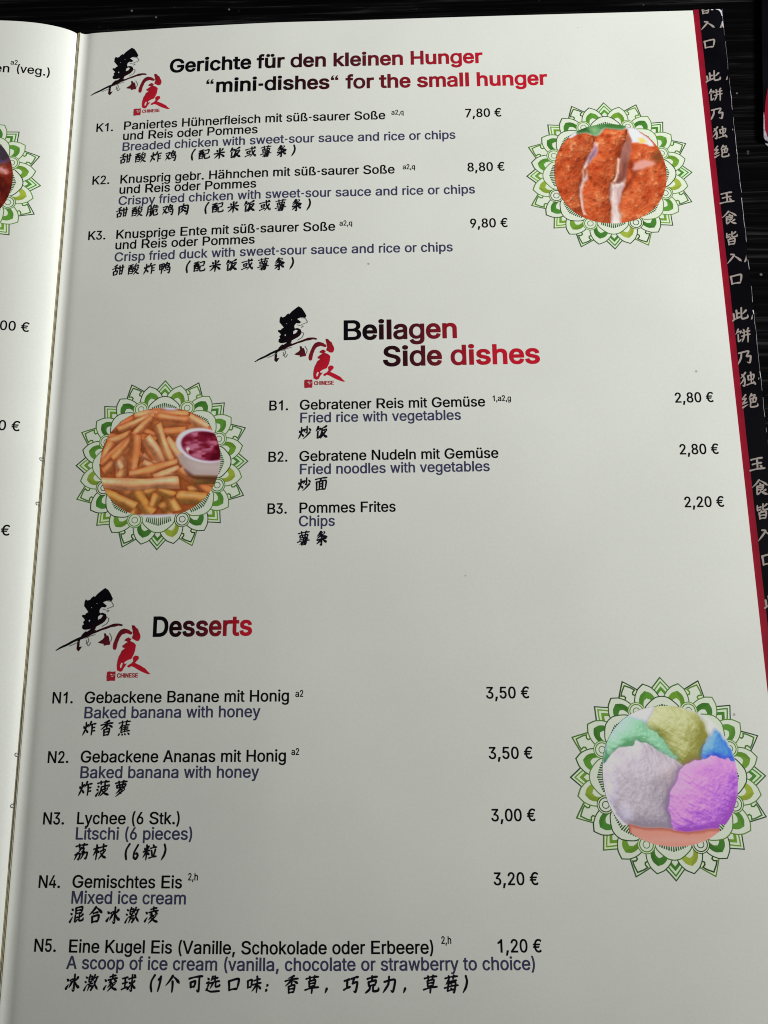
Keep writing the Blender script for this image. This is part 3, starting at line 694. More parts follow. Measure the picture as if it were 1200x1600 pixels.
# --- brush-written characters: strokes on a 100 x 100 field, y downwards
GRASS = '8,16 92,11|32,3 35,25|67,2 61,24'
YOU = '6,18 46,12|8,32 10,88|8,34 44,30 42,86|20,18 20,48 14,58|32,16 32,46 40,50|12,66 40,64|10,84 42,82'
NIAO = '68,6 58,18|54,22 56,54|54,23 84,18 82,42 74,40|66,28 73,37|56,54 92,49 88,93 76,88|46,72 80,66'
HUO = '10,32 15,48|42,26 32,43|26,10 26,50 6,92|27,56 44,78'
FAN = '26,6 8,40|20,26 43,22 35,38|24,40 24,88 43,73'
SHUI = '10,14 22,24|5,40 17,48|5,92 24,60'
BING2 = '8,28 20,40|6,84 23,60'
HAN = {
 '甜': '42,8 12,22|4,40 50,32|29,16 29,60|13,60 16,92|14,61 45,57 42,88|16,89 42,86|50,40 99,32|63,18 66,90|86,13 84,90|66,62 84,60|66,87 84,84',
 '酸': YOU + '|70,6 58,28 84,23|80,14 90,30|62,36 52,50|78,34 92,45|66,46 48,74|62,57 86,53 50,96|62,64 78,81 99,93',
 '炸': HUO + '|63,8 46,44|56,30 99,25|71,30 71,96|71,52 93,48|71,73 95,69',
 '鸡': '6,26 42,20 6,84|10,36 24,56 43,80|' + NIAO,
 '配': YOU + '|54,20 89,15 86,47|58,49 86,46|58,49 58,86 95,85 97,68',
 '米': '24,17 35,34|77,12 63,33|6,50 94,45|50,6 50,96|46,51 8,88|54,51 94,86',
 '饭': FAN + '|89,8 56,22|56,22 54,56 40,92|56,40 89,35 46,96|60,52 74,75 99,92',
 '或': '6,28 93,21|21,44 24,63|22,45 47,41 44,61|24,62 44,60|8,86 53,72|60,6 66,50 93,90 97,72|87,40 48,94|77,6 88,17',
 '薯': GRASS + '|21,31 24,49|22,32 79,28 76,47|41,30 41,46|59,29 59,46|24,48 76,46|20,61 78,56|50,50 50,71|5,75 95,68|81,52 20,94|36,79 38,98|37,80 70,76 68,98|39,88 68,86|39,97 68,96',
 '条': '44,5 16,38|40,18 71,14 16,52|32,24 54,37 94,49|16,63 84,56|50,44 50,97 40,90|44,63 14,90|56,62 89,85',
 '脆': '10,12 10,60 1,94|10,14 35,10 34,90 25,84|12,36 34,34|12,59 34,56|62,3 46,31|60,14 84,11 73,27|47,31 97,25|52,31 50,60 39,96|62,46 87,42 84,63 75,60|62,46 62,88 93,87 97,70',
 '肉': '14,25 14,95|14,26 87,22 84,93 73,87|50,3 49,28 28,54|52,32 73,49|50,52 26,80|52,58 76,75',
 '鸭': '5,18 8,61|6,20 42,16 40,59|8,39 40,36|8,59 40,56|24,18 24,96|' + NIAO,
 '炒': HUO + '|69,5 69,53 59,47|56,25 46,48|83,22 98,41|93,50 42,97',
 '面': '6,14 94,9|50,12 40,29|15,32 18,95|16,34 87,29 84,93|38,34 38,89|62,32 62,89|38,51 62,49|38,69 62,67|18,91 84,89',
 '香': '67,3 25,14|6,28 94,21|50,11 50,53|46,28 8,56|54,28 94,49|31,58 34,97|32,60 71,55 68,97|34,76 68,74|34,95 68,93',
 '蕉': GRASS + '|36,24 12,53|28,36 28,77|58,22 65,32|30,38 86,32|30,50 79,46|30,62 79,58|54,34 54,76|28,77 92,70|18,84 8,97|36,84 41,95|56,84 62,95|77,82 91,95',
 '菠': GRASS + '|10,31 21,40|4,51 16,59|4,93 23,66|38,38 36,66 22,95|38,40 93,34 84,47|63,25 63,58|42,59 83,54 32,97|46,64 64,81 98,95',
 '萝': GRASS + '|19,28 22,47|20,30 81,26 78,45|41,28 41,44|60,28 60,44|22,46 78,44|50,48 18,80|42,60 77,56 16,99|38,70 55,81',
 '荔': GRASS + '|36,34 67,30 60,53 51,49|50,24 30,55|6,66 43,61 36,95 25,89|24,55 4,97|54,64 94,58 87,94 75,88|73,51 48,97',
 '枝': '5,32 47,25|26,6 26,96|24,36 4,70|30,40 45,55|49,26 98,19|73,5 73,44|54,48 89,42 44,96|56,56 72,77 99,92',
 '粒': '10,22 17,37|41,15 32,35|4,46 49,41|26,6 26,96|24,48 3,80|30,50 47,67|70,7 77,20|53,30 96,25|61,42 68,75|89,37 77,79|47,87 99,80',
 '混': SHUI + '|40,10 42,47|40,12 85,8 82,45|42,28 82,26|42,45 82,43|41,54 41,91 61,77|42,71 61,66|95,51 70,69|70,51 70,86 95,85 98,70',
 '合': '50,5 6,48|50,7 96,45|33,42 67,37|27,58 30,96|28,60 73,55 70,94|30,92 70,89',
 '冰': BING2 + '|61,5 61,95 50,86|31,40 51,35 26,80|86,23 64,45|62,44 80,71 99,85',
 '激': SHUI + '|42,5 35,17|34,18 34,46|34,20 57,16 54,45|36,32 54,30|36,45 54,43|44,47 47,57|28,60 63,55|42,60 28,96|42,72 59,68 54,93 47,88|74,7 61,41|70,26 97,21|88,26 56,96|69,40 80,67 99,93',
 '凌': BING2 + '|42,17 85,11|62,3 62,31|31,34 95,27|52,36 38,51|72,34 90,47|56,48 32,76|52,58 81,53 32,97|50,66 68,81 98,94',
 '球': '5,22 43,17|7,50 41,45|3,83 45,72|24,20 24,78|48,28 98,21|72,4 72,93 61,86|52,44 61,55|45,85 69,58|91,40 76,55|74,52 84,71 99,85|82,5 94,15',
 '个': '50,5 4,58|50,8 98,53|50,36 50,98',
 '可': '5,18 98,11|17,38 20,69|18,40 49,35 46,65|20,67 46,64|76,16 76,91 61,84',
 '选': '48,6 35,33|40,24 83,17|62,5 62,40|31,44 96,37|52,42 32,74|70,40 70,66 96,63 96,52|12,13 23,24|6,42 23,38 14,72|14,71 3,83|9,78 40,91 99,92',
 '口': '17,28 22,84|18,30 84,23 76,80|22,80 76,77',
 '味': '7,26 10,67|8,28 35,23 32,63|10,65 32,62|48,30 92,23|41,52 99,45|70,5 70,97|68,52 38,88|72,52 99,81',
 '草': GRASS + '|29,30 32,63|30,32 71,27 68,61|32,46 68,44|32,62 68,60|4,77 96,69|50,62 50,99',
 '巧': '5,28 43,21|24,25 24,68|3,77 47,63|51,20 99,13|70,18 59,47|59,47 93,42 84,93 69,88',
 '克': '17,18 85,11|50,3 50,33|27,34 30,59|28,36 75,31 72,57|30,58 72,56|40,58 34,78 6,96|60,56 60,88 93,88 97,70',
 '力': '13,34 85,28 76,91 59,84|46,6 42,50 8,94',
 '莓': GRASS + '|34,25 14,51|30,38 86,33|32,46 26,87|32,48 79,43 72,97 63,92|6,69 98,61|26,87 79,82|50,52 55,61|48,70 53,79',
 '（': '72,4 52,34 48,64 56,97', '）': '46,3 56,34 50,66 30,98', '：': '54,52 48,62|48,78 42,90', '，': '54,72 42,98',
 '1': '60,10 44,94|46,30 58,14', '6': '64,8 40,50 38,82 54,92 66,74 56,58 40,70',
 '皆': '22,14 22,44 45,35|24,29 45,24|80,9 56,27|56,6 56,42 86,40 89,26|46,48 35,58|29,58 32,97|30,60 71,55 68,95|32,76 68,74|32,94 68,92',
 '入': '32,20 54,28 8,82|50,30 99,74',
 '此': '28,22 28,80|9,44 12,84|28,50 47,43|2,90 51,69|90,28 62,53|60,8 60,80 96,77 98,58',
 '饼': FAN + '|56,9 63,22|90,5 78,21|50,32 98,25|45,56 99,47|62,30 60,60 45,94|82,28 82,98',
 '乃': '30,18 26,52 6,94|12,22 75,14 61,46 86,48 79,89 61,83',
 '独': '41,7 8,43|17,18 34,48 30,93 17,86|30,48 4,80|53,30 56,59|54,32 91,26 88,55|56,58 88,55|72,8 72,84|45,89 96,78|86,67 98,91',
 '绝': '27,6 6,34 29,31|29,31 6,63 37,53|4,88 39,71|63,5 45,33|58,18 83,14 71,33|52,36 54,63|52,38 89,32 86,57|70,36 70,58|54,62 86,58|54,62 54,88 94,86 97,68',
 '玉': '14,20 84,13|21,49 78,43|4,85 96,78|50,17 50,81|66,57 78,69',
 '食': '50,3 4,46|50,5 99,42|50,23 57,32|33,40 34,89 56,75|34,42 71,37 68,63|36,52 68,50|36,64 68,62|86,65 60,79|52,68 70,85 96,95',
}


def smooth_path(p, n):
    p = np.asarray(p, float)
    if len(p) == 2:
        t = np.linspace(0, 1, n)[:, None]
        d = p[1] - p[0]
        nrm = np.array([d[1], -d[0]])
        # a hand never draws it dead straight
        return p[0] + t * d + np.sin(t * math.pi) * nrm * 0.035
    q = np.vstack([2 * p[0] - p[1], p, 2 * p[-1] - p[-2]])
    out = []
    for i in range(1, len(q) - 2):
        for t in np.linspace(0, 1, n, endpoint=False):
            a, b, c, d = q[i - 1], q[i], q[i + 1], q[i + 2]
            k = 0.33
            m1, m2 = k * (c - a), k * (d - b)
            out.append((2 * t**3 - 3 * t**2 + 1) * b + (t**3 - 2 * t**2 + t) * m1 + (-2 * t**3 + 3 * t**2) * c + (t**3 - t**2) * m2)
    out.append(q[-2])
    return np.array(out)


def stroke_poly(p, w):
    p = np.asarray(p, float)
    path = smooth_path(p, 7)
    n = len(path)
    t = np.linspace(0, 1, n)
    d = p[-1] - p[-2]
    L = np.linalg.norm(np.diff(p, axis=0), axis=1).sum()
    if len(p) == 2:
        if abs(d[0]) > 2.2 * abs(d[1]) and d[0] > 0:
            prof = [.85, .62, .62, 1.0, .75]
        elif abs(d[1]) > 3.2 * abs(d[0]):
            prof = [.95, .95, .85, .8, .55] if L > 45 else [.9, .95, .9, .85, .7]
        elif d[0] < 0 and d[1] > 0:
            prof = [1.05, 1.0, .8, .55, .2]
        elif d[0] > 0 and d[1] > 0:
            prof = [.35, .6, .9, 1.3, .3] if L > 34 else [.35, .7, 1.0, 1.15, .7]
        else:
            prof = [1.1, 1.0, .75, .5, .2]
    else:
        if d[0] > 12 and d[1] > 4:
            prof = [.5, .7, .9, 1.25, .3]
        elif d[0] < 0 or d[1] < -6:
            prof = [.8, .8, .95, .9, .2]
        else:
            prof = [.9, .75, .85, .95, .75]
    wd = np.interp(t, [0, .25, .5, .8, 1], prof) * w * 0.5
    g = np.gradient(path, axis=0)
    g /= np.maximum(np.linalg.norm(g, axis=1), 1e-6)[:, None]
    nr = np.column_stack([g[:, 1], -g[:, 0]])
    a = path + nr * wd[:, None]
    b = path - nr * wd[:, None]
    h0 = path[0] - g[0] * wd[0] * 0.8
    h1 = path[-1] + g[-1] * wd[-1] * 0.9
    return np.vstack([a, [h1], b[::-1], [h0]])


_hc = {}


def han(ch, heavy=1.0):
    k = (ch, heavy)
    if k not in _hc:
        st = HAN[ch].split('|')
        w = (13.5 if len(st) < 8 else 11.5 if len(st) < 13 else 9.8) * heavy
        polys = []
        for s in st:
            p = [tuple(map(float, q.split(','))) for q in s.split()]
            sp = stroke_poly(p, w)
            x = sp[:, 0] + (50 - sp[:, 1]) * 0.05
            y = -(sp[:, 1] - (sp[:, 0] - 50) * 0.09)
            polys.append((np.column_stack([(x - 50) / 100, (y + 50) / 100]), 1))
        v, t, _ = triangulate(polys, 'wind')
        _hc[k] = (v, t)
    return _hc[k]


def put_han(pr, s, xs, y, size, col=(0.006, 0.006, 0.011), slope=0.0, heavy=1.0):
    for c, x in zip(s, xs):
        v, t = han(c, heavy)
        pr.add(v * [size * 0.91, size] + [x, y + size * 0.43 + (x - xs[0]) * slope], t, col)


def ruled(x0, step, n):
    return [x0 + step * i for i in range(n)]


BLUE = (0.052, 0.054, 0.125)

# entries: number, column, [(text, x0, y, width, colour)], small print, (characters, centres, baseline), price
E = [
 ('K1', 8.4, -39.2, [('Paniertes Hühnerfleisch mit süß-saurer Soße', 17.85, -39.0, 87.9, 0), ('und Reis oder Pommes', 17.85, -42.9, 45.6, 0), ('Breaded chicken with sweet-sour sauce and rice or chips', 17.85, -47.0, 110.8, 1)],
  ('a2,q', 107.74, -37.4, 4.05), ('甜酸炸鸡（配米饭或薯条）', ruled(19.2, 5.1, 4) + [41.7] + ruled(45.7, 5.15, 6) + [75.6], -51.7), ('7,80 €', 132.0, -39.1, 12.0), 'breaded chicken'),
 ('K2', 8.4, -59.1, [('Knusprig gebr. Hähnchen mit süß-saurer Soße', 17.85, -59.2, 90.7, 0), ('und Reis oder Pommes', 17.85, -63.0, 45.6, 0), ('Crispy fried chicken with sweet-sour sauce and rice or chips', 17.85, -67.1, 116.5, 1)],
  ('a2,q', 111.15, -57.8, 4.05), ('甜酸脆鸡肉（配米饭或薯条）', ruled(19.2, 5.1, 5) + [47.0] + ruled(50.9, 5.15, 6) + [80.8], -71.6), ('8,80 €', 132.1, -59.15, 12.1), 'crispy chicken'),
 ('K3', 8.4, -79.3, [('Knusprige Ente mit süß-saurer Soße', 17.75, -79.3, 71.5, 0), ('und Reis oder Pommes', 17.75, -83.1, 45.7, 0), ('Crisp fried duck with sweet-sour sauce and rice or chips', 17.8, -87.4, 108.8, 1)],
  ('a2,q', 90.6, -77.6, 4.1), ('甜酸炸鸭（配米饭或薯条）', ruled(19.2, 5.1, 4) + [41.7] + ruled(45.7, 5.15, 6) + [75.6], -92.3), ('9,80 €', 132.25, -79.3, 12.1), 'crisp duck'),
 ('B1', 69.05, -139.35, [('Gebratener Reis mit Gemüse', 78.5, -139.3, 56.4, 0), ('Fried rice with vegetables', 78.55, -143.4, 48.9, 1)],
  ('1,a2,g', 137.04, -137.7, 5.7), ('炒饭', [80.0, 85.1], -148.4), ('2,80 €', 191.9, -139.2, 11.65), 'fried rice'),
 ('B2', 69.1, -155.55, [('Gebratene Nudeln mit Gemüse', 78.55, -155.5, 59.7, 0), ('Fried noodles with vegetables', 78.6, -159.55, 56.9, 1)],
  None, ('炒面', [80.0, 85.1], -164.5), ('2,80 €', 191.85, -155.4, 11.65), 'fried noodles'),
 ('B3', 69.15, -171.5, [('Pommes Frites', 78.65, -171.4, 28.7, 0), ('Chips', 78.65, -175.4, 10.7, 1)],
  None, ('薯条', [80.1, 85.4], -180.8), ('2,20 €', 191.85, -171.45, 11.65), 'chips'),
 ('N1', 8.1, -225.5, [('Gebackene Banane mit Honig', 17.65, -225.5, 59.0, 0), ('Baked banana with honey', 17.75, -229.7, 50.7, 1)],
  ('a2', 78.3, -224.3, 2.3), ('炸香蕉', [19.5, 24.6, 29.7], -234.3), ('3,50 €', 131.9, -225.3, 12.1), 'baked banana'),
 ('N2', 8.05, -241.8, [('Gebackene Ananas mit Honig', 17.65, -241.7, 58.4, 0), ('Baked banana with honey', 17.75, -245.9, 50.7, 1)],
  ('a2', 77.4, -240.0, 2.2), ('炸菠萝', [19.5, 24.6, 29.7], -250.5), ('3,50 €', 132.0, -241.5, 12.1), 'baked pineapple'),
 ('N3', 8.05, -258.1, [('Lychee (6 Stk.)', 17.7, -258.0, 29.4, 0), ('Litschi (6 pieces)', 17.65, -262.0, 33.1, 1)],
  None, ('荔枝（6粒）', [19.6, 24.8, 32.2, 34.9, 38.8, 42.9], -267.0), ('3,00 €', 132.1, -257.7, 12.05), 'lychee'),
 ('N4', 8.15, -274.4, [('Gemischtes Eis', 17.7, -274.3, 30.5, 0), ('Mixed ice cream', 17.65, -278.3, 31.9, 1)],
  ('2,h', 49.7, -272.3, 2.8), ('混合冰激凌', [19.5, 24.7, 29.6, 34.8, 40.1], -282.9), ('3,20 €', 132.1, -273.8, 12.0), 'mixed ice cream'),
 ('N5', 8.25, -290.3, [('Eine Kugel Eis (Vanille, Schokolade oder Erbeere)', 17.8, -290.4, 98.1, 0), ('A scoop of ice cream (vanilla, chocolate or strawberry to choice)', 17.7, -294.4, 124.7, 1)],
  ('2,h', 117.7, -288.05, 2.7), ('冰激凌球（1个可选口味：香草，巧克力，草莓）', [19.6, 24.6, 29.9, 34.8, 40.9, 43.0, 46.6, 52.7, 57.4, 62.9, 68.3, 71.8, 78.2, 83.6, 87.4, 93.8, 99.3, 103.9, 107.9, 114.6, 120.0, 123.9], -299.5), ('1,20 €', 132.2, -290.2, 11.9), 'scoop of ice cream'),
]
for num, nx, ny, lines, sup, (zs, zx, zy), (ps, px, py, pw), what in E:
    pr = Print()
    put_text(pr, num + '.', nx, ny, 6.05 if num[0] in 'KB' else 6.3)
    for s, x0, y, w, c in lines:
        put_text(pr, s, x0, y, w, col=BLUE if c else (0.003, 0.003, 0.005))
    if sup:
        put_text(pr, sup[0], sup[1], sup[2], sup[3], size=2.5)
    put_han(pr, zs, zx, zy, 4.3, heavy=1.18)
    o = pr.build('menu_entry', page_r, page_print)
    o['label'] = 'printed entry for ' + what
    pr = Print()
    put_text(pr, ps, px, py, pw)
    o = pr.build('price', page_r, page_print)
    o['label'] = 'price of the ' + what


# --- headings, black running into red
def run_red(x0, x1):
    a = np.array([0.003, 0.003, 0.005])
    m = np.array([0.10, 0.010, 0.017])
    b = np.array([0.56, 0.012, 0.030])

    def f(v):
        t = np.clip((v[:, 0] - x0) / (x1 - x0), 0, 1)[:, None]
        return np.where(t < 0.5, a + (m - a) * (t / 0.5) ** 1.8, m + (b - m) * ((t - 0.5) / 0.5))
    return f


pr = Print()
put_text(pr, 'Gerichte für den kleinen Hunger', 32.7, -17.75, 105.7, size=7.0, bold=True, col=run_red(55, 140), dy=-0.55)
put_text(pr, '\u201cmini-dishes\u201c for the small hunger', 45.4, -26.4, 114.1, size=7.0, bold=True, col=run_red(60, 142), dy=-1.0)
o = pr.build('heading', page_r, page_print)
o['label'] = 'heading over the small dishes'
pr = Print()
put_text(pr, 'Beilagen', 91.7, -116.75, 35.6, size=8.6, bold=True, col=run_red(95, 136))
put_text(pr, 'Side dishes', 104.2, -125.6, 48.0, size=8.6, bold=True, col=run_red(98, 138))
o = pr.build('heading', page_r, page_print)
o['label'] = 'heading over the side dishes'
pr = Print()
put_text(pr, 'Desserts', 36.5, -206.9, 29.1, size=7.6, bold=True, col=run_red(39, 64))
o = pr.build('heading', page_r, page_print)
o['label'] = 'heading over the desserts'

# --- brush-written emblem beside each heading (traced on a field of its own, y downwards)
LG = [
 [(570,57),(600,75),(628,115),(652,160),(640,182),(612,176),(590,178),(555,192),(572,205),(597,225),(580,240),(548,235),(530,252),(524,270),(530,292),(560,287),(590,300),(600,322),(600,345),(582,370),(540,397),(500,418),(495,440),(480,452),(462,456),(440,440),(400,444),(375,440),(362,424),(366,400),(380,392),(370,374),(387,352),(372,334),(358,325),(355,304),(385,305),(396,290),(416,280),(402,262),(384,240),(369,222),(372,180),(384,160),(400,172),(426,164),(462,130),(468,142),(492,116),(520,92)],
 [(112,626),(122,632),(190,602),(250,577),(330,540),(400,515),(470,484),(560,450),(650,423),(720,410),(758,416),(768,402),(742,392),(690,390),(650,400),(560,432),(480,462),(430,482),(380,498),(320,520),(220,570),(150,602)],
 [(385,470),(412,450),(440,440),(470,440),(505,448),(500,466),(460,478),(420,492),(385,520),(352,522),(365,492)],
 [(335,520),(358,518),(348,560),(345,598),(376,596),(356,626),(343,640),(322,620),(325,572)],
 [(585,480),(602,478),(612,500),(627,498),(640,530),(652,562),(650,583),(590,592),(588,575),(530,563),(552,548),(577,533),(592,512)],
 [(680,600),(685,570),(700,530),(720,485),(750,447),(782,436),(832,450),(862,470),(866,490),(845,493),(802,480),(766,491),(742,522),(727,560),(716,618),(705,632),(685,626)],
 [(856,406),(882,410),(920,445),(940,488),(946,522),(935,549),(914,553),(880,536),(862,525),(875,490),(868,455)],
 [(790,545),(806,530),(830,518),(860,535),(846,550),(880,565),(906,590),(900,640),(890,672),(870,712),(842,722),(800,745),(806,760),(828,754),(802,790),(786,820),(766,830),(735,815),(730,770),(745,690),(770,640),(802,615),(780,612),(772,595),(800,575),(826,560)],
 [(885,700),(906,684),(936,688),(942,712),(906,750),(960,774),(1012,804),(1062,852),(1040,854),(980,832),(902,790),(870,780),(850,793),(830,780),(850,765),(872,755),(890,735)],
]
LH = [[(515,322),(540,305),(565,313),(546,340),(515,353)], [(424,355),(432,350),(440,357),(434,370),(426,368)], [(440,236),(446,234),(450,240),(446,246)], [(491,198),(498,196),(501,202),(495,206)], [(772,748),(790,752),(778,790),(765,800),(760,775)], [(404,455),(440,436),(452,432),(440,446),(412,462)]]
LS = ['600,180 640,188 664,226 640,238 600,252', '556,252 590,264 622,268 600,284', '604,330 626,346 610,386 560,416', '428,515 440,545 424,572 440,592 460,560', '640,478 664,520 656,556', '250,590 300,572 345,548', '380,520 410,518 440,505 500,488', '412,535 420,560 412,575']
STAMP = [(640,828),(664,824),(690,828),(720,825),(722,868),(719,910),(680,908),(641,913),(637,870)]


def emblem(x0, y0, kx, ky, label):
    pr = Print()
    loc = lambda p: np.column_stack([x0 + (np.asarray(p, float)[:, 0] - 110) * kx, y0 - (np.asarray(p, float)[:, 1] - 57) * ky])
    rr = random.Random(5)
    lines = []
    for s in LS:
        p = [tuple(map(float, q.split(','))) for q in s.split()]
        path = smooth_path(p, 6)
        g = np.gradient(path, axis=0)
        g /= np.linalg.norm(g, axis=1)[:, None]
        nr = np.column_stack([g[:, 1], -g[:, 0]]) * 3.4
        lines.append((loc(np.vstack([path + nr, (path - nr)[::-1]])), 1))
    v, t, _ = triangulate(lines, 'wind')
    pr.add(v, t, (0.20, 0.20, 0.20))
    polys = []
    for p in LG:
        # dry brush: break the straight outlines a little
        q = []
        for (a, b) in zip(p, p[1:] + p[:1]):
            q.append(a)
            if math.dist(a, b) > 34:
                q.append(((a[0] + b[0]) / 2 + rr.uniform(-3, 3), (a[1] + b[1]) / 2 + rr.uniform(-3, 3)))
        polys.append((loc(q), 1))
    v, t, _ = triangulate(polys + [(loc(h), -3) for h in LH], 'wind')
    f = run_red(0.0, 1.0)

    def colour(w):
        zx, zy = (w[:, 0] - x0) / kx + 110, 57 - (w[:, 1] - y0) / ky
        t = ((zx - 300) / 1200 + (zy - 200) / 1000 - 0.30) / 0.62
        return f(np.column_stack([t, t]))
    pr.add(v, t, colour)
    red = (0.45, 0.020, 0.036)
    hole = [[(672,848),(694,846),(692,856),(672,858)], [(682,866),(702,864),(702,872),(682,874)], [(704,850),(714,849),(713,862),(704,863)]]
    v, t, _ = triangulate([(loc(STAMP), 1)] + [(loc(h), -3) for h in hole], 'wind')
    pr.add(v, t, red)
    p0 = loc([(740, 881)])[0]
    put_text(pr, 'CHINESE', p0[0], p0[1], 204 * kx, size=37 * ky / 0.716, bold=True, col=red)
    o = pr.build('emblem', page_r, lambda xy: on_page(xy, 0.06))
    o['label'] = label


emblem(64.2, -105.3, 0.0296, 0.0317, 'black and red brush emblem beside the side dishes heading')
emblem(5.5, -7.0, 0.0293, 0.0314, 'black and red brush emblem beside the small dishes heading')
emblem(7.9, -192.7, 0.0300, 0.0313, 'black and red brush emblem beside the desserts heading')

# ------------------------------------------------------------------ green ornaments
def mirrored(half):
    """half outline from the tip down the left side; returns the closed symmetric outline"""
    left = [(t, r) for t, r in half]
    right = [(-t, r) for t, r in half[::-1] if abs(t) > 1e-6]
    return left + right


def curve(half, n=4):
    """round the sides of a half outline but keep its tip sharp"""
    return [tuple(p) for p in smooth_path(half, n)]


def ornament_polys(seed):
    rr = random.Random(seed)
    DARK = [ink((56, 88, 48)), ink((72, 112, 52)), ink((90, 128, 58)), ink((48, 70, 46))]
    GREEN = [ink((72, 130, 50)), ink((88, 142, 52)), ink((66, 120, 46)), ink((104, 148, 50))]
    LIME = [ink((150, 168, 60)), ink((132, 160, 56))]
    PALE = np.minimum(PAPER * [1.0, 1.06, .95], 0.9)
    PALEG = [ink((196, 214, 182)), ink((202, 216, 190)), ink((204, 217, 178))]
    out = []

    def place(p, th):
        c, s = math.cos(th), math.sin(th)
        return [(-t * c - r * s if False else (t * c - r * s), (t * s + r * c)) for t, r in p]

    def shape(half, th, line, edge, fill, rounded=True):
        p = mirrored(curve(half) if rounded else half)
        p = np.array(place(p, th))
        if poly_area(p) < 0:
            p = p[::-1]
        out.append((p, edge))
        out.append((offset_poly(p, -line), fill))

    D = math.pi / 8
    for k in range(8):
        th = k * 2 * D
        d, g = rr.choice(DARK), rr.choice(GREEN)
        pg = rr.choice(PALEG)
        shape([(0, 1.0), (.06, .93), (.117, .865), (.125, .78)], th, .0125, d, pg, False)
        shape([(0, .957), (.05, .898), (.092, .84), (.10, .76)], th, .014, g, pg, False)
        shape([(0, .902), (.04, .858), (.066, .825), (.075, .75)], th, .030, g, PALE, False)
        th = k * 2 * D + D
        d, g = rr.choice(DARK), rr.choice(DARK)
        pg = rr.choice(PALEG)
        shape([(0, 1.04), (.045, .985), (.107, .905), (.105, .84), (.07, .74)], th, .0125, d, pg, False)
        shape([(0, .997), (.058, .944), (.090, .902), (.055, .886), (.050, .872), (.075, .848), (.068, .80), (.05, .74)], th, .015, g, PALE, False)
    for k in range(16):
        th = k * D + D / 2
        d, g = rr.choice(DARK), rr.choice(GREEN)
        if rr.random() < 0.14:
            g = rr.choice(LIME)
        shape([(0, .950), (.07, .905), (.115, .845), (.138, .775), (.120, .66)], th, .0115, d, PALE)
        sg = 1 if k % 2 else -1
        a = [(0, .872), (.052, .842), (.080, .80), (.092, .74), (.080, .64)]
        b = [(0, .795), (.032, .775), (.048, .74), (.05, .69), (.045, .62)]
        p = mirrored(curve(a))
        out.append((np.array(place(p, th)), g))
        p = mirrored(curve(b))
        out.append((np.array(place(p, th)), PALE))
        # the deeper green flank of the painted arch
        p = curve(a, 3) + [(t * .62, r - .035) for t, r in curve(a, 3)[::-1]]
        p = [(t * sg, r) for t, r in p if r > .73]
        if len(p) > 4:
            out.append((np.array(place(p, th)), g * 0.82))
        p = mirrored(curve(b))
        out.append((np.array(place(p, th)), PALE))
    for k in range(8):
        th = k * 2 * D
        d = rr.choice(DARK)
        shape([(0, .806), (.06, .795), (.12, .755), (.175, .70), (.20, .62), (.17, .50)], th, .0115, d, PALE)
        for j in range(-6, 7):
            a = j * 0.034
            r0, r1 = .632 - abs(j) * .003, .722 - abs(j) * .006
            w = .0085
            p = [(math.sin(a) * r0 - w * .4, math.cos(a) * r0), (math.sin(a) * r1 - w, math.cos(a) * r1), (math.sin(a) * r1 + w, math.cos(a) * r1), (math.sin(a) * r0 + w * .4, math.cos(a) * r0)]
            out.append((np.array(place(p, th)), ink((62, 100, 52)) if (j + k) % 3 else ink((48, 70, 46))))
    for k in range(8):
        th = k * 2 * D + D
        cx, cy = -math.sin(th) * .705, math.cos(th) * .705
        d = rr.choice(DARK)
        for r, c in ((.092, d), (.083, rr.choice(PALEG)), (.074, d), (.063, PALE), (.038, d), (.029, PALE)):
            out.append((np.array([(cx + r * math.cos(a), cy + r * math.sin(a)) for a in np.linspace(0, 2 * math.pi, 25)[:-1]]), c))
    return out


# ------------------------------------------------------------------ printed food pictures
def fbm(n, seed, base=4, octs=5, ax=1.0, ay=1.0, fall=0.55):
    rg = np.random.default_rng(seed)
    out = np.zeros((n, n))
    amp, tot = 1.0, 0
    for o in range(octs):
        gx, gy = max(2, int(base * ax * 2**o)) + 2, max(2, int(base * ay * 2**o)) + 2
        if gx > 3 * n or gy > 3 * n:
            break
        g = rg.random((gy, gx))
        u = np.linspace(0, gx - 1.001, n)
        v = np.linspace(0, gy - 1.001, n)
        iu, iv = u.astype(int), v.astype(int)
        fu, fv = u - iu, v - iv
        fu, fv = fu * fu * (3 - 2 * fu), fv * fv * (3 - 2 * fv)
        a = g[np.ix_(iv, iu)] * (1 - fu) + g[np.ix_(iv, iu + 1)] * fu
        b = g[np.ix_(iv + 1, iu)] * (1 - fu) + g[np.ix_(iv + 1, iu + 1)] * fu
        out += amp * (a * (1 - fv[:, None]) + b * fv[:, None])
        tot += amp
        amp *= fall
    out /= tot
    return (out - out.mean()) / (out.std() + 1e-9)


NP = 260


